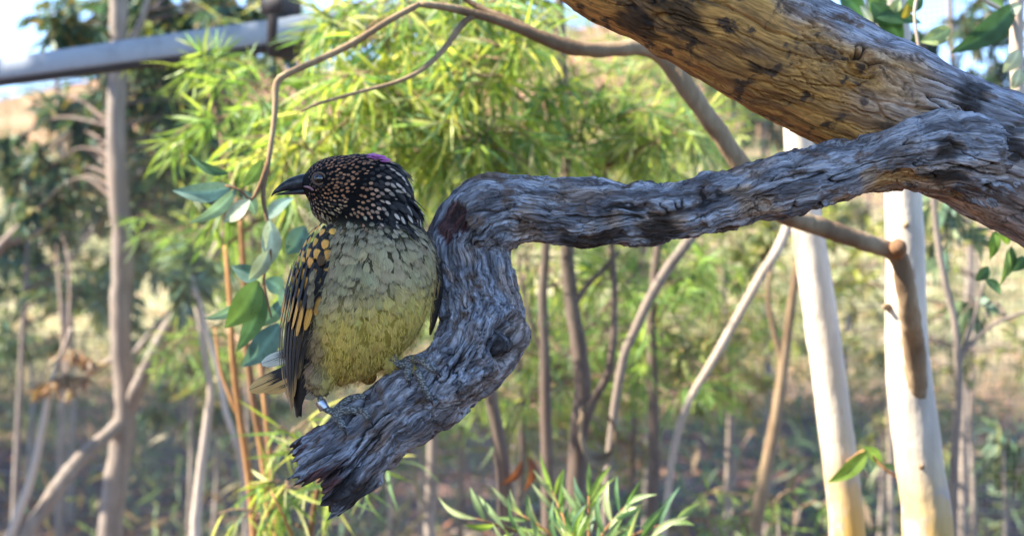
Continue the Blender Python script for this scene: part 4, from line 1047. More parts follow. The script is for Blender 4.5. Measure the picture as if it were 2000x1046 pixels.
#--BIRD--
# ------------------------------------------------------------------ the bird
# local frame: x = photo pixel column, y = photo pixel row, z = pixels towards the viewer, about the point (700,560)
BO = P(700, 560, D0); BXv, BYv, BZv = RGT, -UPV, -FWD
def BW(p):
    p = np.asarray(p, float)
    return BO + S0 * ((p[..., 0:1] - 700) * BXv + (p[..., 1:2] - 560) * BYv + p[..., 2:3] * BZv)
def BL(wp):
    d = (np.asarray(wp) - BO) / S0
    return np.stack([d @ BXv + 700, d @ BYv + 560, d @ BZv], -1)

def ellipsoid(c, r, rot=0.0, n=28, m=20):
    th = np.linspace(0, 2 * np.pi, n, endpoint=False); ph = np.linspace(0.02, np.pi - .02, m)
    X = np.cos(th)[None] * np.sin(ph)[:, None]; Y = -np.cos(ph)[:, None] + 0 * X; Z = np.sin(th)[None] * np.sin(ph)[:, None]
    p = np.stack([X * r[0], Y * r[1], Z * r[2]], -1).reshape(-1, 3)
    cr, sr_ = math.cos(rot), math.sin(rot)
    p = np.stack([p[:, 0] * cr - p[:, 1] * sr_, p[:, 0] * sr_ + p[:, 1] * cr, p[:, 2]], -1) + np.array(c)
    k = len(p); p = np.vstack([p, np.array(c) + [0, 0, 0], ]); 
    q = grid_quads(m, n)
    a = np.array(c, float); top = p[:n].mean(0); bot = p[(m - 1) * n:m * n].mean(0)
    p[-1] = top; p = np.vstack([p, bot])
    j = np.arange(n); j2 = (j + 1) % n
    t = np.vstack([np.stack([np.full(n, k), j2, j], 1), np.stack([np.full(n, k + 1), (m - 1) * n + j, (m - 1) * n + j2], 1)])
    return p, q, t

def loft(rings, n=40):
    """rings of (y, cx, rx, cz, rz)"""
    R = np.array(rings, float)
    R = catmull(np.column_stack([R[:, 1], R[:, 0], R[:, 3], R[:, 2], R[:, 4]]), 8)
    th = np.linspace(0, 2 * np.pi, n, endpoint=False)
    X = R[:, 0:1] + np.abs(R[:, 3:4]) * np.cos(th); Z = R[:, 2:3] + np.abs(R[:, 4:5]) * np.sin(th); Y = R[:, 1:2] + 0 * X
    p = np.stack([X, Y, Z], -1).reshape(-1, 3); m = len(R); k = m * n
    p = np.vstack([p, p[:n].mean(0), p[(m - 1) * n:m * n].mean(0)])
    j = np.arange(n); j2 = (j + 1) % n
    t = np.vstack([np.stack([np.full(n, k), j2, j], 1), np.stack([np.full(n, k + 1), (m - 1) * n + j, (m - 1) * n + j2], 1)])
    return p, grid_quads(m, n), t

def ltube(rows, nseg=12, ds=2.0, npt=10): return tube([np.array(r_, float) for r_ in rows], nseg, ds, npt=npt)

# feet: toe points are dropped onto the branch so that the claws grip it
def toe(pts, lift_px=5.5, fb=20):
    return [BL(on_branch(x, y, lift_px * S0, fb)) for (x, y) in pts]
footR_base = BL(on_branch(648, 806, 7 * S0, 40)); footL_base = BL(on_branch(783, 712, 7 * S0, 40))
toesR = [[footR_base] + toe([(660, 819), (667, 828), (672, 838)]), [footR_base] + toe([(676, 802), (698, 800), (712, 806), (722, 818)]), [footR_base] + toe([(672, 788), (688, 778), (703, 776), (714, 779)])]
toesL = [[footL_base] + toe([(796, 716), (797, 730), (797, 742)]), [footL_base] + toe([(802, 716), (819, 734), (829, 752), (838, 772)]), [footL_base] + toe([(805, 704), (824, 706), (840, 714), (851, 724)])]

bag = Bag()
bag.add(*loft([(418, 728, 62, 0, 55), (440, 733, 88, 4, 74), (470, 738, 102, 8, 92), (505, 741, 107, 14, 102), (550, 738, 110, 20, 112), (600, 727, 112, 22, 114), (650, 711, 108, 14, 108), (690, 692, 93, 2, 94), (720, 676, 74, -10, 74), (742, 662, 44, -22, 46), (752, 655, 16, -28, 18)]))
for e in [((668, 361, 6), (76, 57, 54)), ((735, 376, 2), (69, 66, 60)), ((668, 398, 6), (62, 46, 50)), ((735, 425, 2), (88, 62, 68)), ((612, 358, 6), (24, 24, 24)), ((700, 335, 4), (60, 34, 46)),
          ((632, 722, 30), (34, 40, 34)), ((600, 690, -40), (45, 55, 50)), ((765, 684, 34), (12, 34, 28))]:
    bag.add(*ellipsoid(*e))
tmp = bpy.data.objects.new('tmp_body', bag.mesh('tmp_body')); COL.objects.link(tmp)
def remeshed(o, vox, it, fac=.5):
    md = o.modifiers.new('r', 'REMESH'); md.mode = 'VOXEL'; md.voxel_size = vox
    if it:
        sm = o.modifiers.new('s', 'SMOOTH'); sm.factor = fac; sm.iterations = it
    dg = bpy.context.evaluated_depsgraph_get(); me = bpy.data.meshes.new_from_object(o.evaluated_get(dg))
    bpy.data.objects.remove(o)
    n = len(me.vertices); V = np.empty(n * 3, dtype=np.float32); me.vertices.foreach_get('co', V)
    F = [tuple(p.vertices) for p in me.polygons]
    return V.reshape(-1, 3).astype(float), np.array([f for f in F if len(f) == 4]), np.array([f for f in F if len(f) == 3]).reshape(-1, 3)
tV, tQ, tT = remeshed(tmp, 4.0, 12)
torsoV, torsoQ = tV, tQ

bag = Bag(); bag.add(tV, tQ, tT)
bag.add(*ltube([(628, 735, 34, 9), (627, 752, 36, 7), (631, 776, 36, 6.2), (638, 792, 38, 6.4), (*footR_base, 7.5)]))
bag.add(*ltube([(764, 680, 40, 12), (770, 694, 44, 9), (777, 704, 46, 7), (*footL_base, 8)]))
for T_ in toesR + toesL:
    rr = [8.6, 8.2, 7.8, 7.0, 5.8][:len(T_)]
    bag.add(*ltube([(*p, r_) for p, r_ in zip(T_, rr)], 10, 1.5))
tmp = bpy.data.objects.new('tmp_body', bag.mesh('tmp_body')); COL.objects.link(tmp)
bV, bQ, bT = remeshed(tmp, 2.3, 2, .5)

bird = thing('bird', BW(footR_base), 'brown-spotted olive-bellied bird perched on the splintered branch end, head turned aside', 'bird')

# body material: ground colour darkened to shade the gaps in the plumage, scaly grey legs
def body_material():
    m = M('bird_skin_and_down', .8, .2)
    p = m.pos()
    v = m.n('TexVoronoi'); v.inputs['Scale'].default_value = 400; m.nt.links.new(m.scaled(p, (1, 1, 1.8)), v.inputs['Vector'])
    legc = m.mix(m.ramp(v.outputs['Distance'], .2, .65), (.36, .35, .33), (.11, .105, .10))
    c = m.mix(m.attr('leg'), m.attr('Col', 'Color'), legc)
    m.color(c); m.bump(v.outputs['Distance'], .7, .001)
    m.nt.nodes[-1]
    return m.m
leg = np.maximum(sstep(748, 752, bV[:, 1]), 0.0)
dl = np.min([np.linalg.norm(bV[:, None, :] - np.array([footL_base, *toesL[0][1:], *toesL[1][1:], *toesL[2][1:], (777, 702, 46)])[None], axis=-1).min(1)], axis=0)
leg = np.maximum(leg, 1 - sstep(14, 18, dl))

def body_colour(p):
    """plumage ground colour by place on the bird (local pixels)"""
    y = p[:, 1]; x = p[:, 0]
    head = 1 - sstep(425, 455, y - (x - 700) * .12)
    nz = fbm(p * .02, 3, 4)
    breast = np.array([.42, .325, .165])[None] * (1 + .25 * nz[:, None])
    belly = np.array([.68, .485, .085])[None] * (1 + .12 * nz[:, None])
    bel = sstep(540, 640, y + (x - 720) * .25) * sstep(615, 665, x - (y - 700) * .15)
    flank = (1 - sstep(618, 662, x - (y - 640) * -.12)) * sstep(600, 660, y)
    c = breast * (1 - bel[:, None]) + belly * bel[:, None]
    c = c * (1 - flank[:, None]) + np.array([.34, .22, .08])[None] * flank[:, None]
    c = c * (1 - head[:, None]) + np.array([.014, .011, .010])[None] * head[:, None]
    return np.clip(c, .004, .8)
body = obj('body', mk_mesh('body', BW(bV), bQ, bT if len(bT) else None, {'Col': body_colour(bV) * np.interp(bV[:, 1], [520, 640], [.15, .6])[:, None], 'leg': leg}), body_material(), bird)  # darker beneath the breast, so shade is painted between the feathers

# ---- feathers
def feather_mat(name, kind):
    m = M(name, .62, .28)
    at = m.n('Attribute', attribute_name='v_fuv').outputs['Vector']
    s = m.n('SeparateXYZ'); m.nt.links.new(at, s.inputs[0]); U, V_, Rn = s.outputs
    base = m.attr('Base', 'Color'); tip = m.attr('Tip', 'Color'); amt = m.attr('amt')
    cmb = m.n('CombineXYZ'); m.nt.links.new(m.math('MULTIPLY', U, 9.0), cmb.inputs[0]); m.nt.links.new(m.math('MULTIPLY', V_, 1.3), cmb.inputs[1]); m.nt.links.new(m.math('MULTIPLY', Rn, 50.0), cmb.inputs[2])
    barb = m.noise(2.2, cmb.outputs[0], 3)
    au = m.math('ABSOLUTE', U)
    barbf = m.ramp(barb, .3, .7, -.10, .10)
    if kind == 'spot':     # dark feather with a rounded coloured spot at its tip
        dv = m.math('DIVIDE', m.math('SUBTRACT', V_, .72), .26); du = m.math('DIVIDE', U, .62)
        r2 = m.math('ADD', m.math('MULTIPLY', dv, dv), m.math('MULTIPLY', du, du))
        f = m.ramp(m.math('ADD', r2, barbf), 1.15, .70)
        c = m.mix(m.math('MULTIPLY', f, amt), base, tip)
    elif kind == 'scale':  # pale feather with a dark rim and shaft line
        rim = m.ramp(m.math('ADD', m.math('MAXIMUM', au, m.math('MULTIPLY', m.math('SUBTRACT', V_, .30), 1.5)), barbf), .84, 1.04)
        c = m.mix(m.math('MULTIPLY', rim, amt), base, tip)
        shaft = m.math('MULTIPLY', m.ramp(au, .10, .02), .30)
        c = m.mix(m.math('MULTIPLY', shaft, amt), c, tip)
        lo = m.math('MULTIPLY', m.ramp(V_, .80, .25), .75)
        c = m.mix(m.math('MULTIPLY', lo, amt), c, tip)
    elif kind in ('flight', 'tail'): # dark vane, thin buff edges, tip colour at the end
        e = m.ramp(m.math('ADD', U, barbf), .46, .60)
        e2 = m.math('MULTIPLY', m.ramp(m.math('ADD', V_, barbf), .80 if kind == 'flight' else .74, .88 if kind == 'flight' else .79), amt)
        c = m.mix(m.math('MAXIMUM', e, e2), base, tip)
        c = m.mix(m.ramp(au, .07, .02), c, (.03, .02, .015))
    else:                  # covert: dark with a large orange end
        th_ = .36 if kind == 'covert' else .56
        e2 = m.ramp(m.math('ADD', m.math('ADD', V_, m.math('MULTIPLY', barbf, .6)), m.math('MULTIPLY', au, -.10)), th_, th_ + .06)
        rim = m.ramp(m.math('MAXIMUM', au, m.math('MULTIPLY', m.math('SUBTRACT', V_, .1), 1.04)), .90, .99) if kind == 'covert' else m.ramp(au, .86, .97)
        c = m.mix(m.math('MULTIPLY', e2, amt), base, tip)
        c = m.mix(m.math('MULTIPLY', rim, .8), c, base)
    k = m.ramp(barb, .25, .75, .72, 1.25)
    c = m.mix(1.0, c, m.n('CombineColor', Red=k, Green=k, Blue=k).outputs[0], 'MULTIPLY')
    m.color(c); m.bump(barb, .35, .0006)
    m.b.inputs['Sheen Weight'].default_value = .08
    return m.m
FM = {k: feather_mat('feather_' + k, k) for k in ('spot', 'scale', 'flight', 'covert', 'gcovert', 'tail')}

def feathers(pos, dirv, nrm, L, W, lift, sink, base, tip, amt, curv=110., nu=5, nv=7, shape=.55, ragged=.06, seed=0):
    r = np.random.default_rng(seed)
    n = len(pos)
    nrm = unit(nrm); dirv = unit(dirv - nrm * np.einsum('ij,ij->i', dirv, nrm)[:, None]); side = np.cross(nrm, dirv)
    u = np.linspace(-1, 1, nu); v = np.linspace(0, 1, nv)
    prof = np.where(v < shape, .45 + .55 * np.sin(v / shape * np.pi / 2), np.sqrt(np.clip(1 - ((v - shape) / (1.02 - shape)) ** 2, 0, 1)))
    prof = np.maximum(prof, .10)
    vv = (v - .30)
    al = (L[:, None] * vv[None])                                            # along
    hgt = -sink[:, None] + lift[:, None] * v[None] - al ** 2 / (2 * curv)
    cen = pos[:, None] + dirv[:, None] * al[..., None] + nrm[:, None] * hgt[..., None]
    hw = .5 * W[:, None] * prof[None] * (1 + r.normal(0, ragged, (n, nv)))
    off = hw[:, :, None] * u[None, None]
    cam_ = -(u ** 2)[None, None] * hw[..., None] * .32
    tipj = r.normal(0, ragged * .8, (n, 1, nu)) * (v[None, :, None] > .9) * L[:, None, None]
    V = cen[:, :, None] + side[:, None, None] * off[..., None] + nrm[:, None, None] * cam_[..., None] + dirv[:, None, None] * (tipj - (u ** 2)[None, None] * 0)[..., None]
    k = nu * nv
    gq = grid_quads(nv, nu, wrap=False)
    Q = (gq[None] + (np.arange(n) * k)[:, None, None]).reshape(-1, 4)
    fuv = np.stack(np.broadcast_arrays(u[None, None], v[None, :, None], r.random((n, 1, 1))), -1).reshape(-1, 3)
    rep = lambda a_: np.repeat(a_, k, axis=0)
    return V.reshape(-1, 3), Q, dict(v_fuv=fuv, Base=rep(base), Tip=rep(tip), amt=rep(amt))

# surface samples on the torso (without legs)
tri = np.vstack([torsoQ[:, [0, 1, 2]], torsoQ[:, [0, 2, 3]]])
A_, B_, C_ = torsoV[tri[:, 0]], torsoV[tri[:, 1]], torsoV[tri[:, 2]]
fn = np.cross(B_ - A_, C_ - A_); ar = np.linalg.norm(fn, axis=1) * .5
vn = np.zeros_like(torsoV)
for k in range(3): np.add.at(vn, tri[:, k], fn)
vn = unit(vn)
if np.mean(np.einsum('ij,ij->i', vn, torsoV - torsoV.mean(0))) < 0: vn = -vn
brng = np.random.default_rng(21)
def samples(N):
    f = brng.choice(len(tri), N, p=ar / ar.sum()); a, b = brng.random(N), brng.random(N)
    sw = a + b > 1; a[sw], b[sw] = 1 - a[sw], 1 - b[sw]
    w_ = np.stack([1 - a - b, a, b], 1)
    p = np.einsum('ij,ijk->ik', w_, torsoV[tri[f]]); n_ = unit(np.einsum('ij,ijk->ik', w_, vn[tri[f]]))
    return p, n_
def spacing(p):
    x, y = p[:, 0], p[:, 1]
    s = np.where(y < 432, np.interp(x, [590, 640, 720, 800], [4.6, 5.6, 8.0, 10.5]), np.interp(y, [432, 470, 520, 600, 700], [8, 11.5, 13.5, 12, 10]))
    s = np.where((y < 432) & (y > 385) & (x < 680), 5.4, s)
    return s
def poisson(N):
    p, n_ = samples(N); sp = spacing(p); keep = []; cell = {}
    for i in range(len(p)):
        s = sp[i]; c = tuple((p[i] // 16).astype(int)); ok = True
        for dx in (-1, 0, 1):
            for dy in (-1, 0, 1):
                for dz in (-1, 0, 1):
                    for j in cell.get((c[0] + dx, c[1] + dy, c[2] + dz), ()):
                        if (p[i][0] - p[j][0]) ** 2 + (p[i][1] - p[j][1]) ** 2 + (p[i][2] - p[j][2]) ** 2 < s * s: ok = False; break
                    if not ok: break
                if not ok: break
            if not ok: break
        if ok: keep.append(i); cell.setdefault(c, []).append(i)
    return p[keep], n_[keep], sp[keep]
fp, fnm, fsp = poisson(70000)
x, y, z = fp.T
vis = fnm[:, 2] > -.45
beakp = np.array([560, 372, 6.])
hd = unit(fp - beakp) + np.stack([0 * x, .55 * sstep(690, 800, x), 0 * x], -1)
hd = hd + np.stack([0 * x, .9 * sstep(395, 430, y), 0 * x], -1)
bd_ = np.stack([(x - 725) * .0028, 1 + 0 * x, -.15 + 0 * x], -1)
hw_ = (1 - sstep(420, 450, y))[:, None]
flow = unit(hd * hw_ + bd_ * (1 - hw_)) + brng.normal(0, .16, fp.shape)
headm = (y - (x - 700) * .10 + brng.normal(0, 13, len(y)) < 438) & vis & ~((x < 606) & (y > 346) & (y < 384))
eye_c = np.array([630, 352])
headm &= np.hypot(x - eye_c[0], (y - eye_c[1])) > np.where(z > 10, 13, 0)
bodym = ~headm & vis & (y >= 415)
rn = lambda n_, a, b: brng.uniform(a, b, n_)

def head_cols(p):
    n_ = len(p); X, Y = p[:, 0], p[:, 1]
    base = np.tile(np.array([.012, .010, .010]), (n_, 1)) * rn(n_, .7, 1.5)[:, None]
    rust = np.array([.44, .19, .085]); buff = np.array([.56, .36, .19]); pale = np.array([.54, .44, .35])
    f = sstep(700, 790, X)[:, None]; g_ = (sstep(385, 410, Y) * (1 - sstep(660, 720, X)))[:, None]
    tip = rust * (1 - f) + pale * f; tip = tip * (1 - g_) + buff * g_
    tip = tip * rn(n_, .6, 1.3)[:, None]
    cr = (1 - sstep(318, 338, Y)) * sstep(650, 690, X)
    amt = np.clip(rn(n_, .65, 1.1) - .35 * cr, 0, 1) * np.where(brng.random(n_) < .14 + .34 * sstep(700, 780, X), .04, 1)
    ey = np.hypot(X - 626, Y - 354); amt *= sstep(14, 26, ey) * .9 + .1
    ln = (1 - sstep(600, 622, X)) * (Y > 338); amt *= 1 - .7 * ln
    return base, tip, amt
hp, hn, hf, hs = fp[headm], fnm[headm], flow[headm], fsp[headm]
bc, tc, am = head_cols(hp)
nap = sstep(735, 800, hp[:, 0]); thr = sstep(385, 405, hp[:, 1]) * (1 - sstep(650, 700, hp[:, 0]))
v_, q_, a_ = feathers(hp, hf, hn, hs * (2.3 + 1.5 * nap + .7 * thr), hs * (1.25 - .3 * thr - .2 * nap), 2.0 + 9.0 * nap * brng.random(len(nap)) + hs * .12, 0 * hs + 1.2, bc, tc, am, curv=75, seed=1)
obj('head_plumage', mk_mesh('head_plumage', BW(v_), q_, attrs=a_), FM['spot'], bird, kind='stuff', label='dark head feathers each tipped with a rust or pale spot')
# breast, belly and flanks
bp, bn_, bf, bs = fp[bodym], fnm[bodym], flow[bodym], fsp[bodym]
X, Y = bp[:, 0], bp[:, 1]
col = body_colour(bp); n_ = len(bp)
neck = 1 - sstep(448, 500, Y + (730 - X) * .05)
bel = sstep(560, 650, Y + (X - 720) * .25) * sstep(620, 670, X - (Y - 700) * .15)
col = np.maximum(col, np.array([.20, .18, .12])) * (1 + (rn(n_, -.2, .2) * (1 - .6 * bel)))[:, None] * (1 + brng.normal(0, .03, (n_, 3)))
col = col * (1 - neck[:, None]) + (np.array([.40, .32, .20]) * rn(n_, .7, 1.2)[:, None]) * neck[:, None]
dark = np.tile([.035, .03, .025], (n_, 1)) * (1 - bel[:, None]) + np.array([.30, .24, .045]) * bel[:, None]
mot = fbm(bp * .022, 3, 33)
am = np.clip(rn(n_, .25, .85) + .9 * mot - .75 * bel + .3 * neck, .06, 1)
Ls = bs * (3.1 - .3 * neck) * rn(n_, .8, 1.3); Ws = bs * (2.35 - 1.1 * neck) * rn(n_, .8, 1.15)
v_, q_, a_ = feathers(bp, bf, bn_, Ls, Ws, (3.0 + bs * .22) * rn(n_, .5, 1.6) * (1 - .5 * bel), 0 * bs + 1.5, np.clip(col, .01, .8), dark, am, curv=120, ragged=.10, seed=2, nu=7, nv=8)
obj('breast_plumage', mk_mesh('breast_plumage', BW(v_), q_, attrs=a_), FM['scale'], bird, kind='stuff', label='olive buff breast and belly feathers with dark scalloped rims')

# loose down: fine hair-like barbs that soften the belly and the flanks
sel = brng.choice(np.where(bodym & (y > 440))[0], 7000); dp = fp[sel] + brng.normal(0, 4, (7000, 3)); dn_ = fnm[sel]; df = flow[sel] + brng.normal(0, .35, (7000, 3))
dc = np.clip(body_colour(dp), .1, .8) * rn(7000, .7, 1.5)[:, None]
v_, q_, a_ = feathers(dp, df, dn_, rn(7000, 7, 17), rn(7000, .45, .9), rn(7000, 3, 8), np.zeros(7000) - 2, dc, dc * .7, np.full(7000, .3), curv=120, nu=2, nv=4, seed=3)
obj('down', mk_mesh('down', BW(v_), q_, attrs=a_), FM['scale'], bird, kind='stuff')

# ---- wing on the near side
WY = np.array([436, 455, 480, 520, 560, 600, 640, 680, 720, 760, 800, 830.])
WLx = np.array([634, 612, 596, 578, 567, 559, 551, 548, 549, 555, 568, 574.])
WRx = np.array([652, 656, 656, 652, 646, 636, 626, 618, 608, 602, 590, 582.])
WZ = np.array([40, 52, 62, 72, 78, 78, 74, 66, 56, 46, 34, 28.])
def wing_pt(y, t):
    l = np.interp(y, WY, WLx); r_ = np.interp(y, WY, WRx); zr = np.interp(y, WY, WZ)
    zz = -30 + (zr + 30) * np.sin(np.clip(t, -.3, 1.3) * np.pi / 2)
    return np.stack([l + (r_ - l) * (1 - np.cos(np.clip(t, -.3, 1.2) * np.pi / 2)) * .55 + (r_ - l) * t * .45, y + 0 * t, zz], -1)
def wing_frame(y, t):
    e = 1.0; p = wing_pt(y, t)
    dy = wing_pt(y + 3, t) - wing_pt(y - 3, t); dt_ = wing_pt(y, t + .03) - wing_pt(y, t - .03)
    nn = unit(np.cross(dt_, dy)); nn = np.where((nn[..., 2:3] < 0), -nn, nn)
    return p, unit(dy), nn
gy, gt = np.meshgrid(np.linspace(437, 812, 60), np.linspace(-.05, 1.08, 20), indexing='ij')
p, _, nn = wing_frame(gy.ravel(), gt.ravel())
fr, bk = p - nn * 3.5, p - nn * 12.0
Vw = np.vstack([fr, bk]); Qw = np.vstack([grid_quads(60, 20, wrap=False), grid_quads(60, 20, wrap=False)[:, ::-1] + 1200])
wm = M('wing_dark', .7, .2); wm.color(wm.mix(wm.noise(300, wm.pos(), 3), (.02, .016, .014), (.045, .033, .026)))
wing = obj('wing', mk_mesh('wing', BW(Vw), Qw), wm.m, bird, label='folded black wing with orange-tipped coverts')

def long_feather(name, parent, path, nrm_fn, Wpx, base, tip, amt, mat='flight', flip=1, seed=0, nv=16, nu=7, shape=.8):
    """one big feather: path of local points, per-point normal"""
    c = catmull(np.array(path, float), 10); c, _ = resample(c, n=nv)
    T = unit(np.gradient(c, axis=0)); nn = unit(nrm_fn(c)); nn = unit(nn - T * np.einsum('ij,ij->i', nn, T)[:, None]); sd = np.cross(nn, T) * flip
    u = np.linspace(-1, 1, nu); v = np.linspace(0, 1, nv)
    prof = np.where(v < shape, .6 + .4 * np.sin(v / shape * np.pi / 2), np.sqrt(np.clip(1 - ((v - shape) / (1.01 - shape)) ** 2, 0, 1))); prof = np.maximum(prof, .08)
    hw = .5 * Wpx * prof
    V = c[:, None] + sd[:, None] * (hw[:, None] * u)[..., None] + nn[:, None] * (-(u ** 2) * .16 * hw[:, None] + .5 * np.exp(-(u / .15) ** 2))[..., None]
    k = nu * nv
    fuv = np.stack(np.broadcast_arrays(u[None], v[:, None], np.full((1, 1), (seed * .37) % 1)), -1).reshape(-1, 3)
    return obj(name, mk_mesh(name, BW(V.reshape(-1, 3)), grid_quads(nv, nu, wrap=False), attrs=dict(v_fuv=fuv, Base=np.tile(base, (k, 1)), Tip=np.tile(tip, (k, 1)), amt=np.full(k, amt))), FM[mat], parent)
BLK = np.array([.020, .015, .012]); BUF = np.array([.60, .35, .12]); ORG = np.array([.80, .38, .07])
def wpath(y0, y1, t0, t1, lift, n=8):
    f = np.linspace(0, 1, n); yy = y0 + (y1 - y0) * f; tt = t0 + (t1 - t0) * f
    p, d, nn = wing_frame(yy, tt); return p + nn * (lift + 0 * f)[:, None], nn
def wnorm(c):
    tt = np.clip((c[:, 0] - np.interp(c[:, 1], WY, WLx)) / (np.interp(c[:, 1], WY, WRx) - np.interp(c[:, 1], WY, WLx) + 1e-6), 0, 1)
    return wing_frame(c[:, 1], tt)[2]
# primaries and secondaries
spec = [(.98, .90, 690), (.86, .78, 735), (.74, .66, 770), (.62, .58, 796), (.50, .52, 806), (.38, .46, 800), (.26, .36, 782), (.15, .24, 752), (.05, .10, 715), (-.02, .02, 680)]
for i, (t0, t1, y1) in enumerate(spec):
    pth, _ = wpath(560, y1, t0, t1, 1.0 + .9 * i)
    long_feather('flight_feather', wing, pth, wnorm, 17, BLK * (1 + .3 * (i % 3)), BUF * (.75 + .12 * (i % 4)), .75 if y1 > 740 else .25, 'flight', flip=1 if i % 1 == 0 else -1, seed=i)
# greater coverts with orange ends
for i, (t0, y0, y1) in enumerate([(.98, 530, 612), (.86, 525, 640), (.72, 520, 652), (.60, 520, 640), (.48, 515, 628), (.36, 512, 636), (.24, 515, 640), (.12, 515, 632), (.02, 520, 612)]):
    pth, _ = wpath(y0, y1, t0, t0 - .02, 9.0 + .5 * i)
    long_feather('covert_feather', wing, pth, wnorm, 18, BLK, ORG * (.8 + .1 * (i % 4)), 1.0, 'gcovert', seed=30 + i, nv=12)
# middle and lesser coverts
cy, ct = [], []
for row, yy in enumerate(np.arange(450, 592, 18)):
    for tt in np.arange(-.02 + (row % 2) * .125, 1.02, .25):
        cy.append(yy + brng.normal(0, 3)); ct.append(tt + brng.normal(0, .02))
cy, ct = np.array(cy), np.array(ct)
k = ~((ct > .8) & (cy > 545)); cy, ct = cy[k], ct[k]
p, d, nn = wing_frame(cy, ct); nk = len(p)
sz = np.interp(cy, [445, 480, 580], [14, 20, 25])
v_, q_, a_ = feathers(p + nn * (10 - (cy - 445)[:, None] * .02), d + brng.normal(0, .12, d.shape), nn, sz * 1.6, sz * 1.0, 2.5 + 0 * sz, 0 * sz + 1.0, np.tile(BLK, (nk, 1)), ORG * rn(nk, .85, 1.3)[:, None] * (1 + brng.normal(0, .06, (nk, 3))), np.where(brng.random(nk) < .10, .1, 1.0), curv=60, seed=6, nu=7, nv=9)
obj('covert_plumage', mk_mesh('covert_plumage', BW(v_), q_, attrs=a_), FM['covert'], wing, kind='stuff', label='rounded black and orange covert feathers')
# pale tuft at the bend of the wing
tp = []
for k in range(12):
    yy = 530 + brng.random() * 62; tp.append((622 + brng.normal(0, 4) + (560 - yy) * .12, yy))
tp = np.array(tp); tz = np.interp(tp[:, 1], WY, WZ) + 16
pp = np.column_stack([tp, tz]); nn = np.tile(unit(np.array([-.25, -.05, .95])), (12, 1))
v_, q_, a_ = feathers(pp, np.tile([-.08, 1, -.02], (12, 1)) + brng.normal(0, .2, (12, 3)), nn, rn(12, 18, 26), rn(12, 8, 11), rn(12, 2, 5), np.zeros(12), np.array([.36, .26, .13]) * rn(12, .5, 1.15)[:, None], np.tile([.05, .04, .03], (12, 1)), rn(12, .3, .8), curv=60, seed=7, ragged=.12)
obj('scapular_tuft', mk_mesh('scapular_tuft', BW(v_), q_, attrs=a_), FM['scale'], bird, kind='stuff', label='pale buff tuft at the bend of the wing')
# the far wing: a dark edge past the flank
def side_n(c): return np.tile([.85, 0, .5], (len(c), 1))
farw = None
for i, (x0, y0, x1, y1, x2, y2, zz) in enumerate([(826, 452, 852, 545, 838, 640, 2), (834, 470, 857, 560, 840, 625, -6), (822, 450, 854, 530, 848, 600, -14), (838, 490, 858, 570, 834, 655, -20)]):
    o = long_feather('flight_feather' if i else 'far_wing', farw or bird, [(x0 + 4, y0, zz), ((x0 + x1) / 2 + 9, (y0 + y1) / 2, zz + 6), (x1 + 5, y1, zz + 6), (x2 + 5, y2, zz - 4)], side_n, 22, BLK, BUF * .5, .3, 'flight', seed=50 + i)
    if i == 0: farw = o
# tail
def tail_n(c): return np.tile([-.15, -.28, .95], (len(c), 1))
WHT = np.array([.72, .68, .55]); DBR = np.array([.035, .026, .022])
for i, (b, mdl, tpp, wd, tcol) in enumerate([(np.array(a1) - [4, 0, 0], np.array(a2) - [14, 0, 0], np.array(a3) - [24 - 18 * (i_ == 5), 0, 0], a4, a5) for i_, (a1, a2, a3, a4, a5) in enumerate([((650, 660, -85), (575, 692, -108), (513, 718, -126), 30, WHT), ((648, 685, -80), (570, 730, -102), (488, 772, -124), 36, BUF * 1.25), ((655, 690, -76), (590, 740, -96), (520, 772, -118), 34, BUF * 1.2),
                                             ((652, 700, -70), (605, 745, -84), (566, 778, -98), 34, BUF * 1.2), ((655, 705, -60), (630, 745, -68), (606, 783, -76), 38, WHT * .95), ((672, 690, -58), (708, 725, -62), (733, 748, -66), 34, BUF * .5)])]):
    long_feather('tail_feather', bird, [b, mdl, tpp], tail_n, wd, DBR, tcol, 1.0, 'tail', flip=-1, seed=70 + i)

# ---- beak, eye, crest, claws, leg band
def blade(rows, n=20, npt=8):
    R = catmull(np.array(rows, float), npt); th = np.linspace(0, 2 * np.pi, n, endpoint=False)
    T = unit(np.gradient(R[:, :2], axis=0)); up_ = np.stack([-T[:, 1], T[:, 0]], -1)
    up_ = np.where(up_[:, 1:2] > 0, -up_, up_)
    ct_, st2 = np.cos(th), np.sin(th)
    V = np.stack([R[:, 0:1] + up_[:, 0:1] * R[:, 3:4] * st2, R[:, 1:2] + up_[:, 1:2] * R[:, 3:4] * st2, R[:, 2:3] + R[:, 4:5] * np.sign(ct_) * np.abs(ct_) ** .9], -1)
    m_ = len(R); p_ = np.vstack([V.reshape(-1, 3), V[0].mean(0), V[-1].mean(0)]); k_ = m_ * n; j = np.arange(n); j2 = (j + 1) % n
    return p_, grid_quads(m_, n), np.vstack([np.stack([np.full(n, k_), j2, j], 1), np.stack([np.full(n, k_ + 1), (m_ - 1) * n + j, (m_ - 1) * n + j2], 1)])
bm_ = M('beak_horn', .32, .5); bm_.color(bm_.mix(bm_.ramp(bm_.noise(220, bm_.pos(), 4), .4, .7), (.018, .018, .022), (.05, .05, .056))); bm_.bump(bm_.noise(500, bm_.pos(), 3), .15, .0005)
v_, q_, t_ = blade([(612, 357, 6, 17, 15), (592, 356, 6, 15.5, 13), (572, 359.5, 6, 12.5, 10), (556, 365, 6, 9, 7), (543, 372, 6, 5, 4), (535, 378, 6, 2.4, 2), (531, 384, 6, .5, .5)])
beak = obj('beak', mk_mesh('beak', BW(v_), q_, t_), bm_.m, bird, label='dark grey down-curved beak')
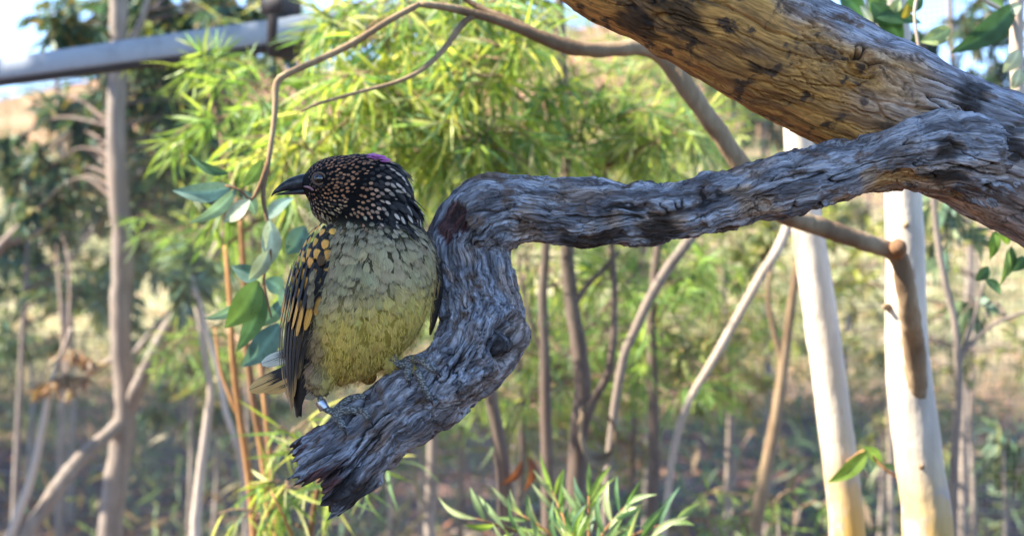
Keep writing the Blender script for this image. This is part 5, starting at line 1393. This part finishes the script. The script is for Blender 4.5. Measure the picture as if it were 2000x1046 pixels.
v_, q_, t_ = blade([(612, 375, 6, 7, 11), (592, 374.5, 6, 6, 9.5), (572, 376, 6, 4.6, 7.5), (556, 378, 6, 3, 5), (545, 379.5, 6, 1.6, 3), (538, 380.5, 6, .4, .6)])
obj('lower_mandible', mk_mesh('lower_mandible', BW(v_), q_, t_), bm_.m, beak)
TB = BVHTree.FromPolygons([Vector(c) for c in torsoV.tolist()], [tuple(f) for f in torsoQ.tolist()])
def zsurf(x_, y_):
    h = TB.ray_cast(Vector((x_, y_, 400)), Vector((0, 0, -1)))[0]; return h.z if h else 30
ez = zsurf(630, 352)
em = M('eye_gloss', .06, .6); em.color((.010, .006, .005)); em.b.inputs['Coat Weight'].default_value = 1.0; em.b.inputs['Coat Roughness'].default_value = .02
v_, q_, t_ = ellipsoid((630, 352, ez + 1), (10, 9.4, 8.5))
obj('eye', mk_mesh('eye', BW(v_), q_, t_), em.m, bird, label='glossy black eye')
th = np.linspace(0, 2 * np.pi, 24)
rm = M('eye_skin', .7, .2); rm.color(rm.mix(rm.noise(400, rm.pos()), (.10, .065, .045), (.20, .12, .08)))
v_, q_, t_ = ltube([(630 + 12 * math.cos(a), 352 + 11 * math.sin(a), ez + 1.5, 2.4) for a in th], 8, 2.0, npt=3)
obj('eye_ring', mk_mesh('eye_ring', BW(v_), q_, t_), rm.m, bird)
gm = M('gape_skin', .5, .3); gm.color(gm.mix(gm.noise(300, gm.pos()), (.42, .22, .24), (.30, .14, .16)))
v_, q_, t_ = ltube([(598, 366, zsurf(600, 366) + 1, 1.2), (606, 367, zsurf(606, 367) + 2, 2.2), (613, 370, zsurf(613, 370) + 2, 2.4), (619, 374, zsurf(619, 374) + 2, 1.0)], 8, 1.0)
obj('gape', mk_mesh('gape', BW(v_), q_, t_), gm.m, bird, label='pink corner of the mouth')
# pink crest feathers on the nape
nc = 34; cx_ = rn(nc, 722, 756)
cyv = np.interp(cx_, [722, 740, 756], [310, 314, 321]) + rn(nc, -3, 5)
cp_ = np.column_stack([cx_, cyv, rn(nc, 2, 34)])
v_, q_, a_ = feathers(cp_, np.tile([1, .42, .0], (nc, 1)) + brng.normal(0, .12, (nc, 3)), np.tile([.25, -1, .45], (nc, 1)), rn(nc, 12, 22), rn(nc, 4, 7), rn(nc, 2, 7), np.zeros(nc) - 6, np.array([.62, .13, .48]) * rn(nc, .7, 1.3)[:, None], np.tile([.60, .22, .55], (nc, 1)), rn(nc, .2, .7), curv=50, seed=9)
obj('nape_crest', mk_mesh('nape_crest', BW(v_), q_, attrs=a_), FM['scale'], bird, kind='stuff', label='lilac pink crest on the nape')
cm = M('claw_horn', .35, .4); cm.color(cm.mix(cm.noise(300, cm.pos()), (.02, .018, .018), (.06, .05, .05)))
for T_ in toesR + toesL:
    a, b = np.array(T_[-2]), np.array(T_[-1]); d = unit(b - a)
    tipp = b + d * 13 + np.array([0, 6, -1]); tw_ = BL(np.array(BR.find_nearest(Vector(BW(tipp)))[0]))
    v_, q_, t_ = ltube([(*(b - d * 2), 4.0), (*(b + d * 6 + [0, -1, 2.5]), 3.0), (*((tipp + tw_) / 2), .5)], 8, 1.0)
    obj('claw', mk_mesh('claw', BW(v_), q_, t_), cm.m, bird)
lm = M('leg_band_metal', .3, .5); lm.b.inputs['Metallic'].default_value = .9; lm.color(lm.mix(lm.noise(200, lm.pos()), (.55, .55, .58), (.42, .42, .45)))
ax0, ax1 = np.array([630.5, 779, 36.]), np.array([639, 795, 38.])
dr = unit(ax1 - ax0); s1 = unit(np.cross(dr, [0, 0, 1.])); s2 = np.cross(dr, s1)
prof = [(0, 8.2), (0, 10.0), (.06, 10.4), (.94, 10.4), (1, 10.0), (1, 8.2)]
th = np.linspace(0, 2 * np.pi, 28, endpoint=False)
V = np.stack([ax0 + (ax1 - ax0) * f + (np.cos(th)[:, None] * s1 + np.sin(th)[:, None] * s2) * r_ for f, r_ in prof]); Q = grid_quads(6, 28)
Q = np.vstack([Q, np.stack([140 + np.arange(28), 140 + (np.arange(28) + 1) % 28, (np.arange(28) + 1) % 28, np.arange(28)], 1)])
obj('leg_band', mk_mesh('leg_band', BW(V.reshape(-1, 3)), Q), lm.m, bird, label='silver metal band on one leg')
